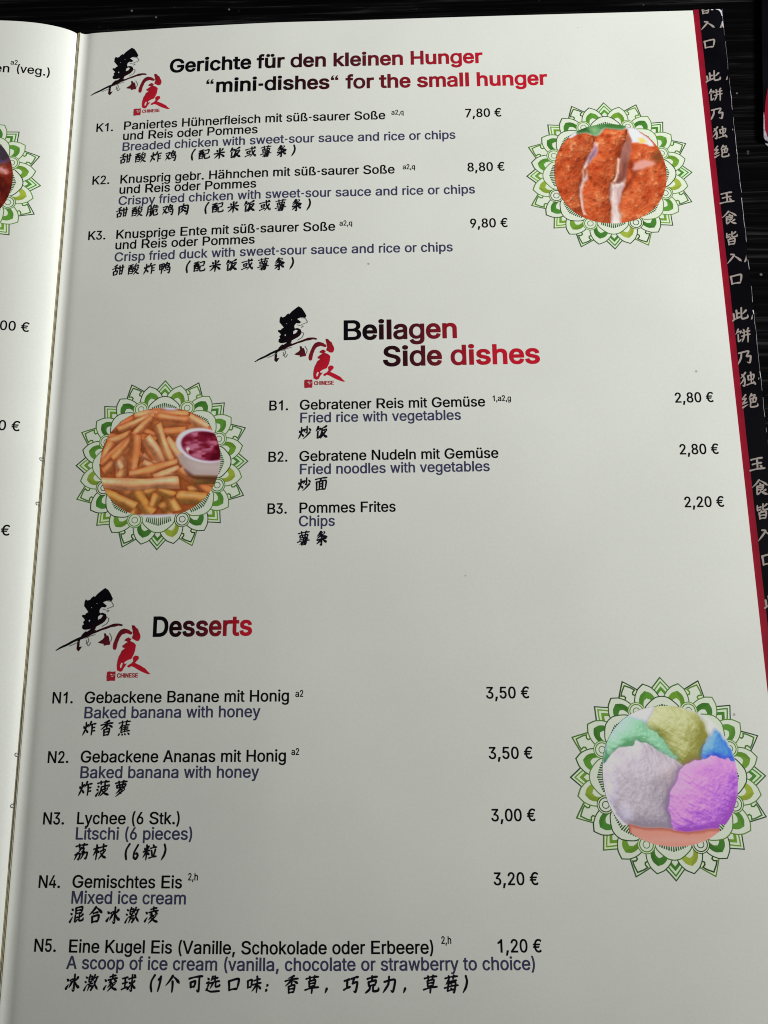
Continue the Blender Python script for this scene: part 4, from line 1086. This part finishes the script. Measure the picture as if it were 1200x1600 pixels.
class Canvas:
    """a picture painted in numbers; x and y run 0..1, y downwards"""
    def __init__(s, col):
        s.a = np.tile(np.array(col, float), (NP, NP, 1))
        g = (np.arange(NP) + .5) / NP
        s.X, s.Y = np.meshgrid(g, g)

    def warp(s, amp, seed):
        s.X = s.X + amp * fbm(NP, seed, 6, 4)
        s.Y = s.Y + amp * fbm(NP, seed + 1, 6, 4)

    def mix(s, m, col):
        m = np.clip(m, 0, 1)[..., None]
        s.a = s.a * (1 - m) + np.asarray(col, float) * m

    def poly_dist(s, p):
        """signed distance, negative inside"""
        p = np.asarray(p, float)
        d = np.full(s.X.shape, 9.0)
        ins = np.zeros(s.X.shape, bool)
        for (x0, y0), (x1, y1) in zip(p, np.roll(p, -1, 0)):
            ex, ey = x1 - x0, y1 - y0
            t = np.clip(((s.X - x0) * ex + (s.Y - y0) * ey) / (ex * ex + ey * ey + 1e-12), 0, 1)
            d = np.minimum(d, np.hypot(s.X - x0 - t * ex, s.Y - y0 - t * ey))
            c = ((y0 > s.Y) != (y1 > s.Y)) & (s.X < (x1 - x0) * (s.Y - y0) / (y1 - y0 + 1e-12) + x0)
            ins ^= c
        return np.where(ins, -d, d)

    def poly(s, p, col, soft=0.006):
        d = s.poly_dist(p)
        s.mix(0.5 - d / (2 * soft), col)
        return d

    def bar(s, x0, y0, x1, y1, w, base, seed):
        ex, ey = x1 - x0, y1 - y0
        L = math.hypot(ex, ey)
        t = ((s.X - x0) * ex + (s.Y - y0) * ey) / (L * L)
        n = ((s.X - x0) * -ey + (s.Y - y0) * ex) / L
        if -ey > 0 or (abs(ey) < 1e-6 and ex < 0):
            n = -n
        lit = 1 if (ex > 0) else -1
        bend = 0.012 * np.sin(t * 3.1 + seed)
        n = n + bend
        q = np.clip(t, 0, 1)
        ww = w * (0.5 + 0.06 * np.sin(q * 7 + seed * 1.7))
        over = np.maximum(np.maximum(-t, t - 1) * L, 0)
        d = np.hypot(np.maximum(over - ww * .25, 0) * 1.15, n) - ww
        # soft dark gap round the piece
        s.mix(np.clip(1 - d / 0.030, 0, 1) * 0.42, np.array([126, 58, 30]))
        k = n / ww
        up = -(ex * 0 + (k * (1 if ex >= 0 else -1)))
        sh = np.clip(0.5 + 0.5 * (-k if ey * 1 >= 0 else k), 0, 1)
        # light comes from above: pick the side whose normal points up the picture
        ny = ex / L
        sh = np.clip(0.52 + 0.5 * (-(k) * (1 if ny > 0 else -1)), 0, 1)
        tex = fbm(NP, 900 + seed, 10, 4) * 0.05
        sh = np.clip(sh + tex, 0, 1)[..., None]
        base = np.asarray(base, float)
        dark, hi = base * [0.70, 0.60, 0.50], np.minimum(base * [1.06, 1.16, 1.30] + [4, 14, 22], 250)
        col = np.where(sh < 0.5, dark + (base - dark) * sh * 2, base + (hi - base) * (sh - .5) * 2)
        m = np.clip(0.5 - d / 0.012, 0, 1)[..., None]
        s.a = s.a * (1 - m) + col * m

    def streaks(s, mask, seed, ang, amount, base=5, stretch=4):
        f = fbm(NP * 2, seed, base, 3, 1.0, stretch, 0.6)
        ca, sa = math.cos(ang), math.sin(ang)
        g = (np.arange(NP) + .5) / NP
        X, Y = np.meshgrid(g, g)
        U_ = (X - .5) * ca + (Y - .5) * sa
        V_ = -(X - .5) * sa + (Y - .5) * ca
        i = np.clip(((U_ + .75) / 1.5 * NP * 2).astype(int), 0, NP * 2 - 1)
        j = np.clip(((V_ + .75) / 1.5 * NP * 2).astype(int), 0, NP * 2 - 1)
        t = f[j, i]
        gx = np.gradient(t, axis=1) + np.gradient(t, axis=0)
        gx = gx / (gx.std() + 1e-9)
        s.a *= 1 + (np.clip(mask, 0, 1) * (amount * np.clip(gx, -2.2, 2.2)))[..., None]


def scale_pts(p, x0, y0, w, h):
    return [((x - x0) / w, (y - y0) / h) for x, y in p]


def soften(a, r):
    for ax_ in (0, 1):
        p = np.concatenate([np.repeat(np.take(a, [0], ax_), r, ax_), a, np.repeat(np.take(a, [-1], ax_), r, ax_)], ax_)
        cs = np.cumsum(p, ax_)
        n = a.shape[ax_]
        a = (np.take(cs, np.arange(2 * r, 2 * r + n), ax_) - np.take(cs, np.arange(0, n), ax_)) / (2 * r)
    return a


def relief(h, k):
    """light from the upper left over a height field"""
    gy, gx = np.gradient(h)
    gx, gy = gx * k, gy * k
    n = np.sqrt(gx * gx + gy * gy + 1)
    return (0.36 * gx + 0.58 * gy + 0.73) / n / 1.0


def paint_fries():
    c = Canvas((150, 78, 40))
    S = lambda *p: scale_pts(p, 40, 15, 1130, 1055)
    c.mix(np.clip(0.5 + fbm(NP, 3, 7, 4) * .25, 0, 1), (178, 98, 50))
    c.poly(S((300,0),(720,0),(760,60),(480,62)), (210, 212, 238), .02)
    fr = [(340,95,860,92,90,0), (520,150,1010,180,120,1), (560,105,890,140,80,7), (860,120,1050,215,85,2), (560,255,830,245,85,3), (190,215,535,100,68,4), (100,330,330,265,85,8),
          (300,290,560,330,70,1), (640,330,860,600,80,6), (60,560,155,345,85,5), (70,620,330,400,85,9), (440,470,590,600,92,10), (240,470,235,690,92,12), (140,420,250,600,70,2), (60,560,340,270,72,11), (150,500,515,115,68,13),
          (420,300,560,520,70,3), (470,300,645,565,92,14), (350,270,352,665,92,15), (550,185,725,560,74,16), (440,560,600,640,70,6), (320,660,770,562,86,17), (560,690,800,615,82,18), (790,615,1070,855,92,19), (930,740,1150,720,100,20),
          (770,890,1050,890,110,21), (250,780,420,900,80,9), (380,800,560,1035,110,22), (690,830,775,1015,92,23), (560,965,612,845,78,24), (70,830,395,965,98,25), (600,800,760,860,70,3), (55,735,795,757,108,26)]
    grain = fbm(NP, 77, 26, 3)
    rr = random.Random(12)
    under_layer = []
    for k in range(46):
        x, y, a_ = rr.uniform(60, 1080), rr.uniform(110, 1000), rr.uniform(-1.4, 1.4)
        l_ = rr.uniform(110, 190)
        if abs(math.cos(a_)) * l_ + x > 1000 and 200 < y < 720:
            continue
        under_layer.append((x - l_ * math.cos(a_), y - l_ * math.sin(a_), x + l_ * math.cos(a_), y + l_ * math.sin(a_), rr.uniform(74, 96), k))
    fr = under_layer + fr
    dim = len(under_layer)
    for z, (x0, y0, x1, y1, w, k) in enumerate(fr):
        (a, b), (d, e) = S((x0, y0), (x1, y1))
        base = np.array([(226, 146, 92), (220, 132, 78), (232, 156, 108), (214, 124, 72)][k % 4], float)
        if z < dim:
            base = base * np.array([.90, .84, .78])
        if y0 > 780:
            base = np.array((200, 134, 66), float)
        if k == 20 and z >= dim:
            base = np.array((152, 106, 56), float)
        w = w / 1040.0
        ex, ey = d - a, e - b
        L = math.hypot(ex, ey)
        ux, uy = ex / L, ey / L
        t = (c.X - a) * ux + (c.Y - b) * uy
        n = -(c.X - a) * uy + (c.Y - b) * ux
        if ux < 0:
            n = -n                       # n grows towards the bottom of the picture
        n = n + 0.010 * np.sin(t * 9 + k * 1.3)
        ww = w * (.5 + .05 * np.sin(t * 16 + k * 2.1))
        cut = 0.20 * n * (1 if k % 2 else -1)
        over = np.maximum(-(t + cut), t + cut - L)
        dd = np.maximum(np.abs(n) - ww, over * 0.9)
        out = np.hypot(np.maximum(np.abs(n) - ww, 0), np.maximum(over, 0))
        c.mix(np.clip(1 - out / 0.026, 0, 1) * .42, (124, 56, 28))
        q = n / ww
        # a cut potato stick: flat bright top face, darker lower face
        face = 1 / (1 + np.exp((q - .25) * 9))
        hi = np.exp(-((q + .35) / .35) ** 2)
        sh = .70 + .30 * face + .13 * hi + .03 * grain + .05 * np.sin(t * 21 + k)
        col = base * sh[..., None] + (hi * np.clip(.5 + .5 * np.sin(t * 13 + k * 2.7), 0, 1))[..., None] * np.array([10, 22, 34])
        brown = np.clip(1 + over / .03, 0, 1) * .45 + np.clip(np.abs(q) - .72, 0, 1) * .8
        col = col * (1 - brown[..., None] * np.array([.12, .26, .34]))
        m = np.clip(.5 - dd / .009, 0, 1)[..., None]
        c.a = c.a * (1 - m) + np.clip(col, 0, 252) * m
    # little bowl of sauce
    c.poly(S((760,470),(800,560),(850,640),(900,680),(1180,695),(1180,540)), (176, 156, 150), .012)
    c.poly(S((900,560),(1180,590),(1180,640),(960,640)), (196, 180, 178), .06)
    c.poly(S((840,625),(930,692),(1180,702),(1180,728),(960,722),(880,690)), (70, 36, 28), .02)
    th = np.linspace(0, 2 * math.pi, 40)
    c.poly(S(*[(1010 + 262 * math.cos(a), 395 + 164 * math.sin(a) + 0.16 * 262 * math.cos(a)) for a in th]), (224, 218, 242), .010)
    d = c.poly(S(*[(1032 + 236 * math.cos(a), 402 + 140 * math.sin(a) + 0.16 * 236 * math.cos(a)) for a in th]), (118, 22, 44), .012)
    f = fbm(NP, 41, 7, 3, 1, 1.7)
    ins = np.clip(-d / .012, 0, 1)
    c.mix(ins * np.clip(f - .35, 0, 1) * .8, (204, 126, 154))
    c.mix(ins * np.clip(-f - .1, 0, 1), (84, 8, 26))
    c.mix(ins * np.clip(fbm(NP, 47, 14, 2) - 1.4, 0, 1), (235, 200, 200))
    c.mix(np.clip((c.Y - .965) / .02, 0, 1), (204, 204, 230))
    return c.a


def paint_chicken():
    c = Canvas((198, 92, 50))
    S = lambda *p: scale_pts(p, 88, 80, 1010, 892)
    X, Y = c.X.copy(), c.Y.copy()
    c.warp(.008, 60)
    f1, f2, f3 = fbm(NP, 11, 5, 5), fbm(NP, 12, 15, 4), fbm(NP, 13, 30, 3)
    c.mix(np.clip(.35 + .3 * f1, 0, 1) * .5, (178, 72, 38))
    c.mix(np.clip(f2 * .45, 0, 1) * .7, (218, 124, 76))
    c.mix(np.clip(-f2 * .45 - .12, 0, 1) * .6, (164, 54, 22))
    # the two strips stand up as rounded pieces, the right one lies lower
    h = np.zeros((NP, NP))
    for p in (S((40,120),(470,150),(430,330),(370,470),(325,600),(300,760),(330,1000),(40,1000)), S((470,150),(790,130),(740,270),(690,390),(640,520),(570,640),(570,1000),(340,1000),(330,720),(390,560),(470,330)), S((800,250),(1150,260),(1150,1000),(650,1000),(700,720),(770,480))):
        dd = -c.poly_dist(p)
        h = np.maximum(h, np.where(dd > 0, np.sqrt(np.clip(1 - (1 - np.clip(dd / .16, 0, 1)) ** 2, 0, 1)) * .045, 0))
    crumb = h * NP + f2 * .55 + f3 * .42 + f1 * .4
    sh = relief(crumb, 1.0)
    c.a *= np.clip(.58 + .56 * sh, .35, 1.28)[..., None]
    c.mix(np.clip(f3 * .5 + f2 * .3 - .6, 0, 1) * .6, (238, 172, 124))
    c.mix(np.clip(-f3 * .5 - f2 * .4 - .75, 0, 1) * .6, (128, 44, 20))
    c.poly(S((770,400),(860,470),(800,560),(720,620),(690,720),(740,690),(800,560)), (120, 40, 20), .03)
    c.poly(S((800,480),(830,440),(900,420),(960,440),(1010,425),(960,480),(870,500),(810,500)), (218, 154, 142), .014)
    c.poly(S((960,400),(1050,330),(1090,420),(1000,440)), (126, 70, 38), .03)
    meat = c.a.copy()
    c.poly(S((790,195),(812,250),(800,330),(765,430),(735,520),(712,600),(712,640),(690,720),(650,800),(645,990),(565,990),(575,800),(565,650),(610,590),(660,500),(690,390),(735,280)), (158, 102, 92), .012)
    c.poly(S((590,620),(660,600),(708,570),(706,640),(680,720),(650,790),(640,990),(572,990),(580,780)), (228, 208, 202), .018)
    c.poly(S((720,420),(760,440),(735,520),(690,600),(620,600),(670,520)), (124, 70, 58), .022)
    c.poly(S((640,650),(690,640),(660,760),(630,800)), (176, 140, 140), .03)
    c.poly(S((670,390),(690,400),(660,520),(620,600),(600,590),(640,520)), (236, 200, 180), .010)
    c.poly(S((455,250),(490,250),(470,330),(430,420),(400,470),(385,560),(345,600),(335,720),(330,830),(355,890),(320,880),(300,760),(310,640),(325,560),(370,470),(410,350)), (222, 184, 178), .012)
    c.poly(S((450,270),(480,280),(455,360),(415,430),(410,370)), (150, 108, 132), .016)
    c.poly(S((370,490),(400,470),(380,520),(350,550)), (140, 66, 30), .012)
    moved = np.clip(np.abs(c.a - meat).sum(-1) / 60, 0, 1)
    fib = fbm(NP, 18, 10, 4, 2.2, .8)
    c.a *= 1 + (moved * fib * .05)[..., None]
    c.poly(S((470,405),(560,425),(620,420),(560,440)), (166, 68, 36), .012)
    for x, y, r, col in ((.34, .77, .026, (116, 54, 30)), (.76, .61, .02, (124, 58, 28)), (.78, .75, .03, (150, 46, 22)), (.12, .55, .02, (150, 50, 24)), (.9, .5, .02, (120, 50, 26))):
        c.mix(np.clip(1 - np.hypot(X - x, (Y - y) * 1.1) / r, 0, 1) * .8, col)
    # garnish above
    c.poly(S((200,40),(790,40),(790,135),(690,125),(590,112),(540,165),(480,185),(400,165),(330,170),(250,205),(150,200)), (216, 220, 244), .010)
    c.poly(S((330,40),(800,40),(770,128),(690,120),(590,108),(530,160),(480,182),(400,160),(320,165),(310,120)), (78, 136, 76), .012)
    c.poly(S((300,60),(420,60),(420,150),(330,165)), (52, 92, 48), .03)
    c.poly(S((560,60),(800,60),(740,120),(600,105)), (64, 114, 52), .03)
    c.poly(S((430,110),(500,100),(540,140),(480,180)), (134, 176, 124), .03)
    c.poly(S((785,130),(860,130),(960,200),(1010,290),(960,296),(900,262),(820,256),(800,200)), (220, 224, 246), .012)
    c.poly(S((870,210),(930,205),(950,255),(880,262)), (228, 206, 112), .016)
    return c.a


def paint_ice():
    c = Canvas((220, 218, 252))
    S = lambda *p: scale_pts(p, 52, 42, 1102, 1146)
    c.warp(.005, 70)

    def rough(seed, ang, stretch):
        f = fbm(NP * 2, seed, 7, 4, 1.0, stretch, .6)
        g = (np.arange(NP) + .5) / NP
        X, Y = np.meshgrid(g, g)
        u = ((X - .5) * math.cos(ang) + (Y - .5) * math.sin(ang) + .75) / 1.5 * (NP * 2 - 2)
        v = (-(X - .5) * math.sin(ang) + (Y - .5) * math.cos(ang) + .75) / 1.5 * (NP * 2 - 2)
        iu, iv = np.clip(u.astype(int), 0, NP * 2 - 2), np.clip(v.astype(int), 0, NP * 2 - 2)
        fu, fv = u - iu, v - iv
        return (f[iv, iu] * (1 - fu) + f[iv, iu + 1] * fu) * (1 - fv) + (f[iv + 1, iu] * (1 - fu) + f[iv + 1, iu + 1] * fu) * fv

    def scoop(p, base, dark, light, seed, ang, stretch, amp, R=.20, shadow=.35):
        d = c.poly_dist(p) + .004 * fbm(NP, seed + 200, 18, 3)
        c.mix(np.clip(1 - np.maximum(d, 0) / .035, 0, 1) * shadow, np.asarray(dark) * .82)
        t = np.clip(-d / R, 0, 1)
        dome = soften(np.sqrt(np.clip(1 - (1 - t) ** 2, 0, 1)), 9) * R * .42 * NP
        sh = relief(dome + amp * .55 * rough(seed, ang, stretch) + amp * .14 * fbm(NP, seed + 300, 40, 2), 1.0)
        q = np.clip((sh - .28) / .72, 0, 1.25)[..., None]
        base, dark, light = (np.asarray(k, float) for k in (base, dark, light))
        col = np.where(q < .62, dark + (base - dark) * q / .62, base + (light - base) * (q - .62) / .5)
        m = np.clip(.5 - d / .009, 0, 1)[..., None]
        c.a = c.a * (1 - m) + np.clip(col, 0, 253) * m
        return m[..., 0]

    c.poly(S((900,120),(1080,150),(1080,330),(860,480)), (208, 210, 194), .02)
    m = scoop(S((560,20),(700,20),(850,90),(925,190),(935,300),(900,390),(885,490),(720,565),(650,480),(560,330),(445,200)), (182, 182, 122), (132, 128, 56), (208, 208, 162), 21, .75, 3, 1.5, .30)
    c.mix(m * np.clip((c.Y - .30) / .25, 0, 1) * .35, (142, 136, 54))
    scoop(S((60,500),(110,380),(150,470),(80,540)), (80, 150, 96), (50, 110, 66), (110, 180, 128), 28, .4, 2, 1.0, .1)
    m = scoop(S((270,135),(400,165),(520,260),(600,370),(665,485),(640,540),(500,440),(400,380),(280,420),(160,500),(105,440),(105,350),(180,220)), (142, 194, 152), (88, 150, 98), (186, 222, 196), 22, .45, 3, 1.6, .20)
    c.mix(m * np.clip((c.X - .35) / .3, 0, 1) * .5, (168, 216, 198))
    scoop(S((1005,258),(1065,330),(1120,430),(1150,510),(870,500),(905,370)), (84, 142, 230), (44, 92, 190), (140, 184, 248), 23, 1.0, 2, 1.7, .13)
    m = scoop(S((340,332),(420,342),(520,412),(640,477),(724,545),(705,640),(640,740),(600,850),(600,1070),(400,1060),(250,1035),(150,930),(90,800),(46,640),(44,540),(180,410),(310,372)), (186, 174, 176), (140, 128, 138), (220, 212, 226), 24, 1.15, 3, 1.35, .26, .25)
    c.mix(m * np.clip(1 - np.hypot((c.X - .04), (c.Y - .58) * .6) / .09, 0, 1) * .8, (222, 216, 246))
    c.mix(m * np.clip(1 - np.hypot((c.X - .16), (c.Y - .76) * .7) / .07, 0, 1) * .6, (218, 212, 236))
    c.mix(m * np.clip(1 - np.hypot(c.X - .5, c.Y - .5) / .16, 0, 1) * .35, (202, 176, 170))
    c.mix(m * np.clip(1 - np.hypot((c.X - .13) * .8, c.Y - .34) / .05, 0, 1) * .4, (180, 164, 134))
    m = scoop(S((724,545),(800,500),(960,460),(1080,486),(1190,540),(1190,800),(1100,920),(1010,1070),(860,1090),(590,1085),(566,900),(600,760),(680,620)), (198, 130, 218), (148, 74, 168), (226, 172, 242), 25, .62, 3, 1.7, .24, .3)
    c.mix(m * np.clip(1 - np.hypot((c.X - .80) * .8, (c.Y - .47) * 2.0) / .16, 0, 1) * .30, (158, 80, 176))
    d = c.poly(S((240,1012),(400,1042),(700,1068),(1010,1045),(1010,1230),(240,1230)), (208, 138, 118), .008)
    m = np.clip(-d / .006, 0, 1)
    c.mix(m * np.clip(1 + d / .026, 0, 1) * .8, (154, 72, 54))
    c.mix(m * np.clip(1 - np.abs(c.Y - .955) / .03, 0, 1) * .4, (224, 158, 140))
    return c.a


def paint_stew():
    c = Canvas((120, 40, 26))
    c.warp(.03, 80)
    f, g = fbm(NP, 31, 5, 5, 1, 1.6), fbm(NP, 32, 9, 4)
    c.mix(np.clip(f * .5, 0, 1), (176, 66, 36))
    c.mix(np.clip(g * .5 - .2, 0, 1), (150, 96, 48))
    c.mix(np.clip(-g * .6 - .2, 0, 1), (74, 20, 18))
    top = np.clip((.36 - c.Y) / .08, 0, 1)
    c.mix(top, (84, 66, 110))
    c.mix(top * np.clip(f, 0, 1), (60, 50, 60))
    c.mix(np.clip(1 - np.abs(c.Y - .42) / .06, 0, 1) * np.clip(g, 0, 1), (216, 150, 160))
    return c.a


def photo(parent, name, cx, cy, rx, ry, img, paper, label, power=2.15, clip=None):
    g = np.linspace(-1, 1, NP + 1)
    X, Y = np.meshgrid(g, -g)
    cxm = (X[:-1, :-1] + X[1:, 1:]) / 2
    cym = (Y[:-1, :-1] + Y[1:, 1:]) / 2
    keep = (np.abs(cxm) ** power + np.abs(cym) ** power) <= 1
    if clip is not None:
        keep &= clip(cxm, cym)
    # draw grid points just outside onto the outline so that the cut is clean
    rr = (np.abs(X) ** power + np.abs(Y) ** power) ** (1 / power)
    k = np.where(rr > 1, 1 / np.maximum(rr, 1e-6), 1)
    P = np.column_stack([(cx + X * k * rx).ravel(), (cy + Y * k * ry).ravel()])
    idx = np.arange((NP + 1) ** 2).reshape(NP + 1, NP + 1)
    q = np.stack([idx[1:, :-1], idx[1:, 1:], idx[:-1, 1:], idx[:-1, :-1]], -1)[keep]
    used, inv = np.unique(q.ravel(), return_inverse=True)
    cols = ink(np.clip(img, 0, 255), paper)[keep]
    return_o = mesh_obj(name, on_page(P[used], 0.10), inv.reshape(-1, 4), M_PRINT, parent, np.repeat(cols, 4, 0))
    return_o['label'] = label
    return return_o


R_ORN = 26.67
for (cx, cy, par, seed, ry_, lab) in ((177.6, -61.42, page_r, 3, 1.0, 'green line ornament round the chicken picture'),
                                 (36.54, -155.2, page_r, 3, 1.0, 'green line ornament round the chips picture'),
                                 (180.53, -246.5, page_r, 3, 1.0, 'green line ornament round the ice cream picture'),
                                 (-33.5, -61.3, page_l, 3, 1.0, 'green line ornament cut off by the picture edge')):
    if seed not in _hc:
        _hc[seed] = triangulate(ornament_polys(seed), 'paint')
    v, t, c = _hc[seed]
    pr = Print()
    pr.add(v * R_ORN + [cx, cy], t, np.array(c))
    o = pr.build('ornament', par, lambda xy: on_page(xy, 0.04))
    o['label'] = lab

photo(page_r, 'dish_picture', 178.0, -61.0, 17.9, 18.0, paint_chicken(), (214, 217, 209), 'picture of sliced breaded chicken')
photo(page_r, 'dish_picture', 36.1, -154.7, 18.5, 17.2, paint_fries(), (198, 200, 192), 'picture of chips with red sauce')
photo(page_r, 'dish_picture', 181.1, -246.1, 18.25, 18.3, paint_ice(), (192, 192, 178), 'picture of coloured ice cream scoops',
      power=2.2, clip=lambda x, y: (y > -.70) | (np.abs(x) < .66))
photo(page_l, 'dish_picture', -33.5, -60.5, 18.2, 18.0, paint_stew(), (208, 212, 206), 'picture of a red stew cut off by the picture edge')

# --- print on the left page
pr = Print()
put_text(pr, 'en', -24.6, -20.25, 5.0)
put_text(pr, 'a2', -19.6, -17.15, 2.3, size=2.5)
put_text(pr, '(veg.)', -17.65, -20.1, 10.7)
o = pr.build('menu_entry', page_l, page_print)
o['label'] = 'end of a printed line on the left page'
for s, x1, y, w in (('7,00 €', -6.5, -112.5, 12.0), ('9,80 €', -6.6, -144.9, 12.0), ('9,50 €', -6.8, -177.1, 12.0)):
    pr = Print()
    put_text(pr, s, x1 - w, y, w)
    o = pr.build('price', page_l, page_print)
    o['label'] = 'price on the left page'

# --- characters on the cover's black band
pr = Print()
BAND = (0.335, 0.29, 0.268)
seq = [('皆', 2.0), ('入', -4.94), ('口', -12.2)]
for base in (-24.9, -110.3, -198.8):
    for k, ch in enumerate('此饼乃独绝'):
        seq.append((ch, base - 7.1 * k))
for base in (-70.1, -158.5, -246.0):
    for k, ch in enumerate('玉食皆入口'):
        seq.append((ch, base - 7.1 * k))
for ch, y in seq:
    v, t = han(ch, 0.98)
    v = v * [4.9, 5.0] + [214.75, y]
    v[:, 1] = np.minimum(v[:, 1], 1.40)
    pr.add(v, t, BAND)
# left tips of a second column cut off at the cover's edge
for y, L in ((-4.9, 1.7), (-25.6, 1.2), (-45.2, .5), (-91.5, 1.7), (-111.3, 1.2), (-131.5, .5)):
    xe = 219.45 + 0.35 + y * 0.0112
    p = [(xe, y + L * .7), (xe - .25, y + L * .2), (xe - L * .55, y - L * .75), (xe - L * .2, y - L * .7), (xe, y - L * .2)]
    v, t, _ = triangulate([(p, 1)], 'wind')
    pr.add(v, t, BAND)
o = pr.build('brush_writing', cover, lambda xy: flat(xy, CZ + 0.02))

# --- wear along the cover's edge: bare board shows as a thin broken line
rr = random.Random(9)
pv, pf = [], []
y = 1.4
while y > -230:
    step = rr.uniform(1.2, 3.6)
    if rr.random() < 0.86:
        w = rr.choice([.05, .06, .08, .08, .11]) if y < -30 else rr.choice([.03, .04, .06])
        if rr.random() < 0.07:
            w *= 3.0
        e = lambda yy: float(cover_edge(np.array([220.0]), np.array([yy]))[0]) - 0.03
        k = len(pv)
        pv += [(e(y), y, CZ), (e(y - step), y - step, CZ), (e(y - step) - w * rr.uniform(.5, 1), y - step, CZ), (e(y) - w, y, CZ)]
        pf.append((k, k + 3, k + 2, k + 1))
    y -= step
for poly in ([(218.1, 1.38), (219.6, 1.36), (220.2, .7), (220.25, -1.6), (219.95, -1.2), (219.7, .2), (219.2, .95)],
             [(216.6, 1.38), (217.5, 1.38), (217.3, 1.0), (216.8, 1.05)], [(220.15, -3.4), (220.2, -6.2), (219.85, -5.7), (219.8, -3.7)]):
    k = len(pv)
    pv += [(a, b, CZ) for a, b in poly]
    pf.append(tuple(range(k, k + len(poly)))[::-1])
mesh_obj('worn_edge', np.array(pv), pf, M_WORN, cover)

# --- staples across the fold: a bowed wire whose ends stand up as little hooks
def tube(path, r, name, mat, parent, n=8):
    path = np.asarray(path, float)
    g = np.gradient(path, axis=0)
    vs_, fs_ = [], []
    for i, (p, d) in enumerate(zip(path, g)):
        d = Vector(d).normalized()
        a = d.orthogonal().normalized() if abs(d.x) > .9 else d.cross(Vector((1, 0, 0))).normalized()
        b = d.cross(a)
        for k in range(n):
            t = 2 * math.pi * k / n
            vs_.append(tuple(Vector(p) + (a * math.cos(t) + b * math.sin(t)) * r))
        if i:
            for k in range(n):
                fs_.append(((i - 1) * n + k, (i - 1) * n + (k + 1) % n, i * n + (k + 1) % n, i * n + k))
    fs_.append(tuple(range(n))[::-1])
    fs_.append(tuple(range(len(vs_) - n, len(vs_))))
    return mesh_obj(name, np.array(vs_), fs_, mat, parent, smooth=True)


for y0, y1 in ((-153.1, -166.8), (-239.7, -253.2)):
    xo = -0.42
    p = []
    for y, g in ((y0, 1), (y1, -1)):
        hook = [(xo - .02, y + .55 * g, -2.1), (xo, y + .42 * g, -1.72), (xo + .05, y + .10 * g, -1.55), (xo + .08, y - .28 * g, -1.8), (xo + .05, y - .5 * g, -2.75)]
        p += hook if g > 0 else [(xo, y0 + (y1 - y0) * t, -2.8) for t in np.linspace(.1, .9, 8)] + hook[::-1]
    under(tube(p, 0.15, 'staple', M_STEEL, menu))

# ------------------------------------------------------------------ second booklet at the picture's right edge
bk = empty('closed_booklet', (300 * U, 60 * U, 0))
tag(bk, 'closed booklet with a red corner worn white, lying right of the open menu', 'booklet')


def under2(o):
    o.matrix_parent_inverse.translation = (-300 * U, -60 * U, 0)
    return o


ax = np.array([0.995, -0.098])
ay = np.array([0.098, 0.995])
o0 = np.array([229.3, -49.2])


def bkp(a, b):
    a, b = np.asarray(a, float), np.asarray(b, float)
    return o0[0] + a * ax[0] + b * ay[0], o0[1] + a * ax[1] + b * ay[1]


def slab(name, a0, a1, b0, b1, z0, z1, mat, r=0.0):
    """board with its near left corner rounded by r"""
    pts = [(a0 + r * (1 - math.cos(t)), b0 + r * (1 - math.sin(t))) for t in np.linspace(0, math.pi / 2, 6)] if r else [(a0, b0)]
    pts = pts + [] if not r else pts
    ring = ([(a0, b1)] + pts + [(a1, b0), (a1, b1)])
    P = np.array([bkp(*p) for p in ring])
    n = len(P)
    v = np.vstack([np.column_stack([P, np.full(n, z1)]), np.column_stack([P, np.full(n, z0)])])
    f = [tuple(range(n)), tuple(range(n, 2 * n))[::-1]] + [(i, i + n, (i + 1) % n + n, (i + 1) % n) for i in range(n)]
    return under2(mesh_obj(name, v, f, mat, bk))


slab('back_cover', 1.0, 150, -0.5, 215, -ZT + 0.02, -ZT + .25, M_DULL, 1.2)
slab('page_stack', 2.0, 149, 1.2, 214, -ZT + .25, -2.62, M_PAPER, 1.2)
fc = slab('front_cover', 0, 150, 0, 215, -2.62, -2.40, M_BLACK, 1.6)


def panel(name, pts, z, mat, parent):
    P = np.array([bkp(*p) for p in pts])
    v, t, _ = triangulate([(P, 1)], 'wind')
    return mesh_obj(name, np.column_stack([v, np.full(len(v), z)]), np.array(t), mat, parent)


panel('red_panel', [(.15, 1.4), (.9, 1.3), (3, .5), (149.5, .5), (149.5, 60), (3.4, 60), (2.2, 24), (.9, 16), (.25, 8)], -2.35, M_RED, fc)
panel('worn_edge', [(.05, 1.6), (.5, .75), (1.5, .1), (4.5, .05), (8, .02), (8, .5), (5, .9), (2.6, 1.3), (1.3, 1.8), (.85, 3.4), (.5, 4.6), (.42, 8.6), (.30, 11), (.1, 11), (.02, 6)], -2.30, M_DULL, fc)
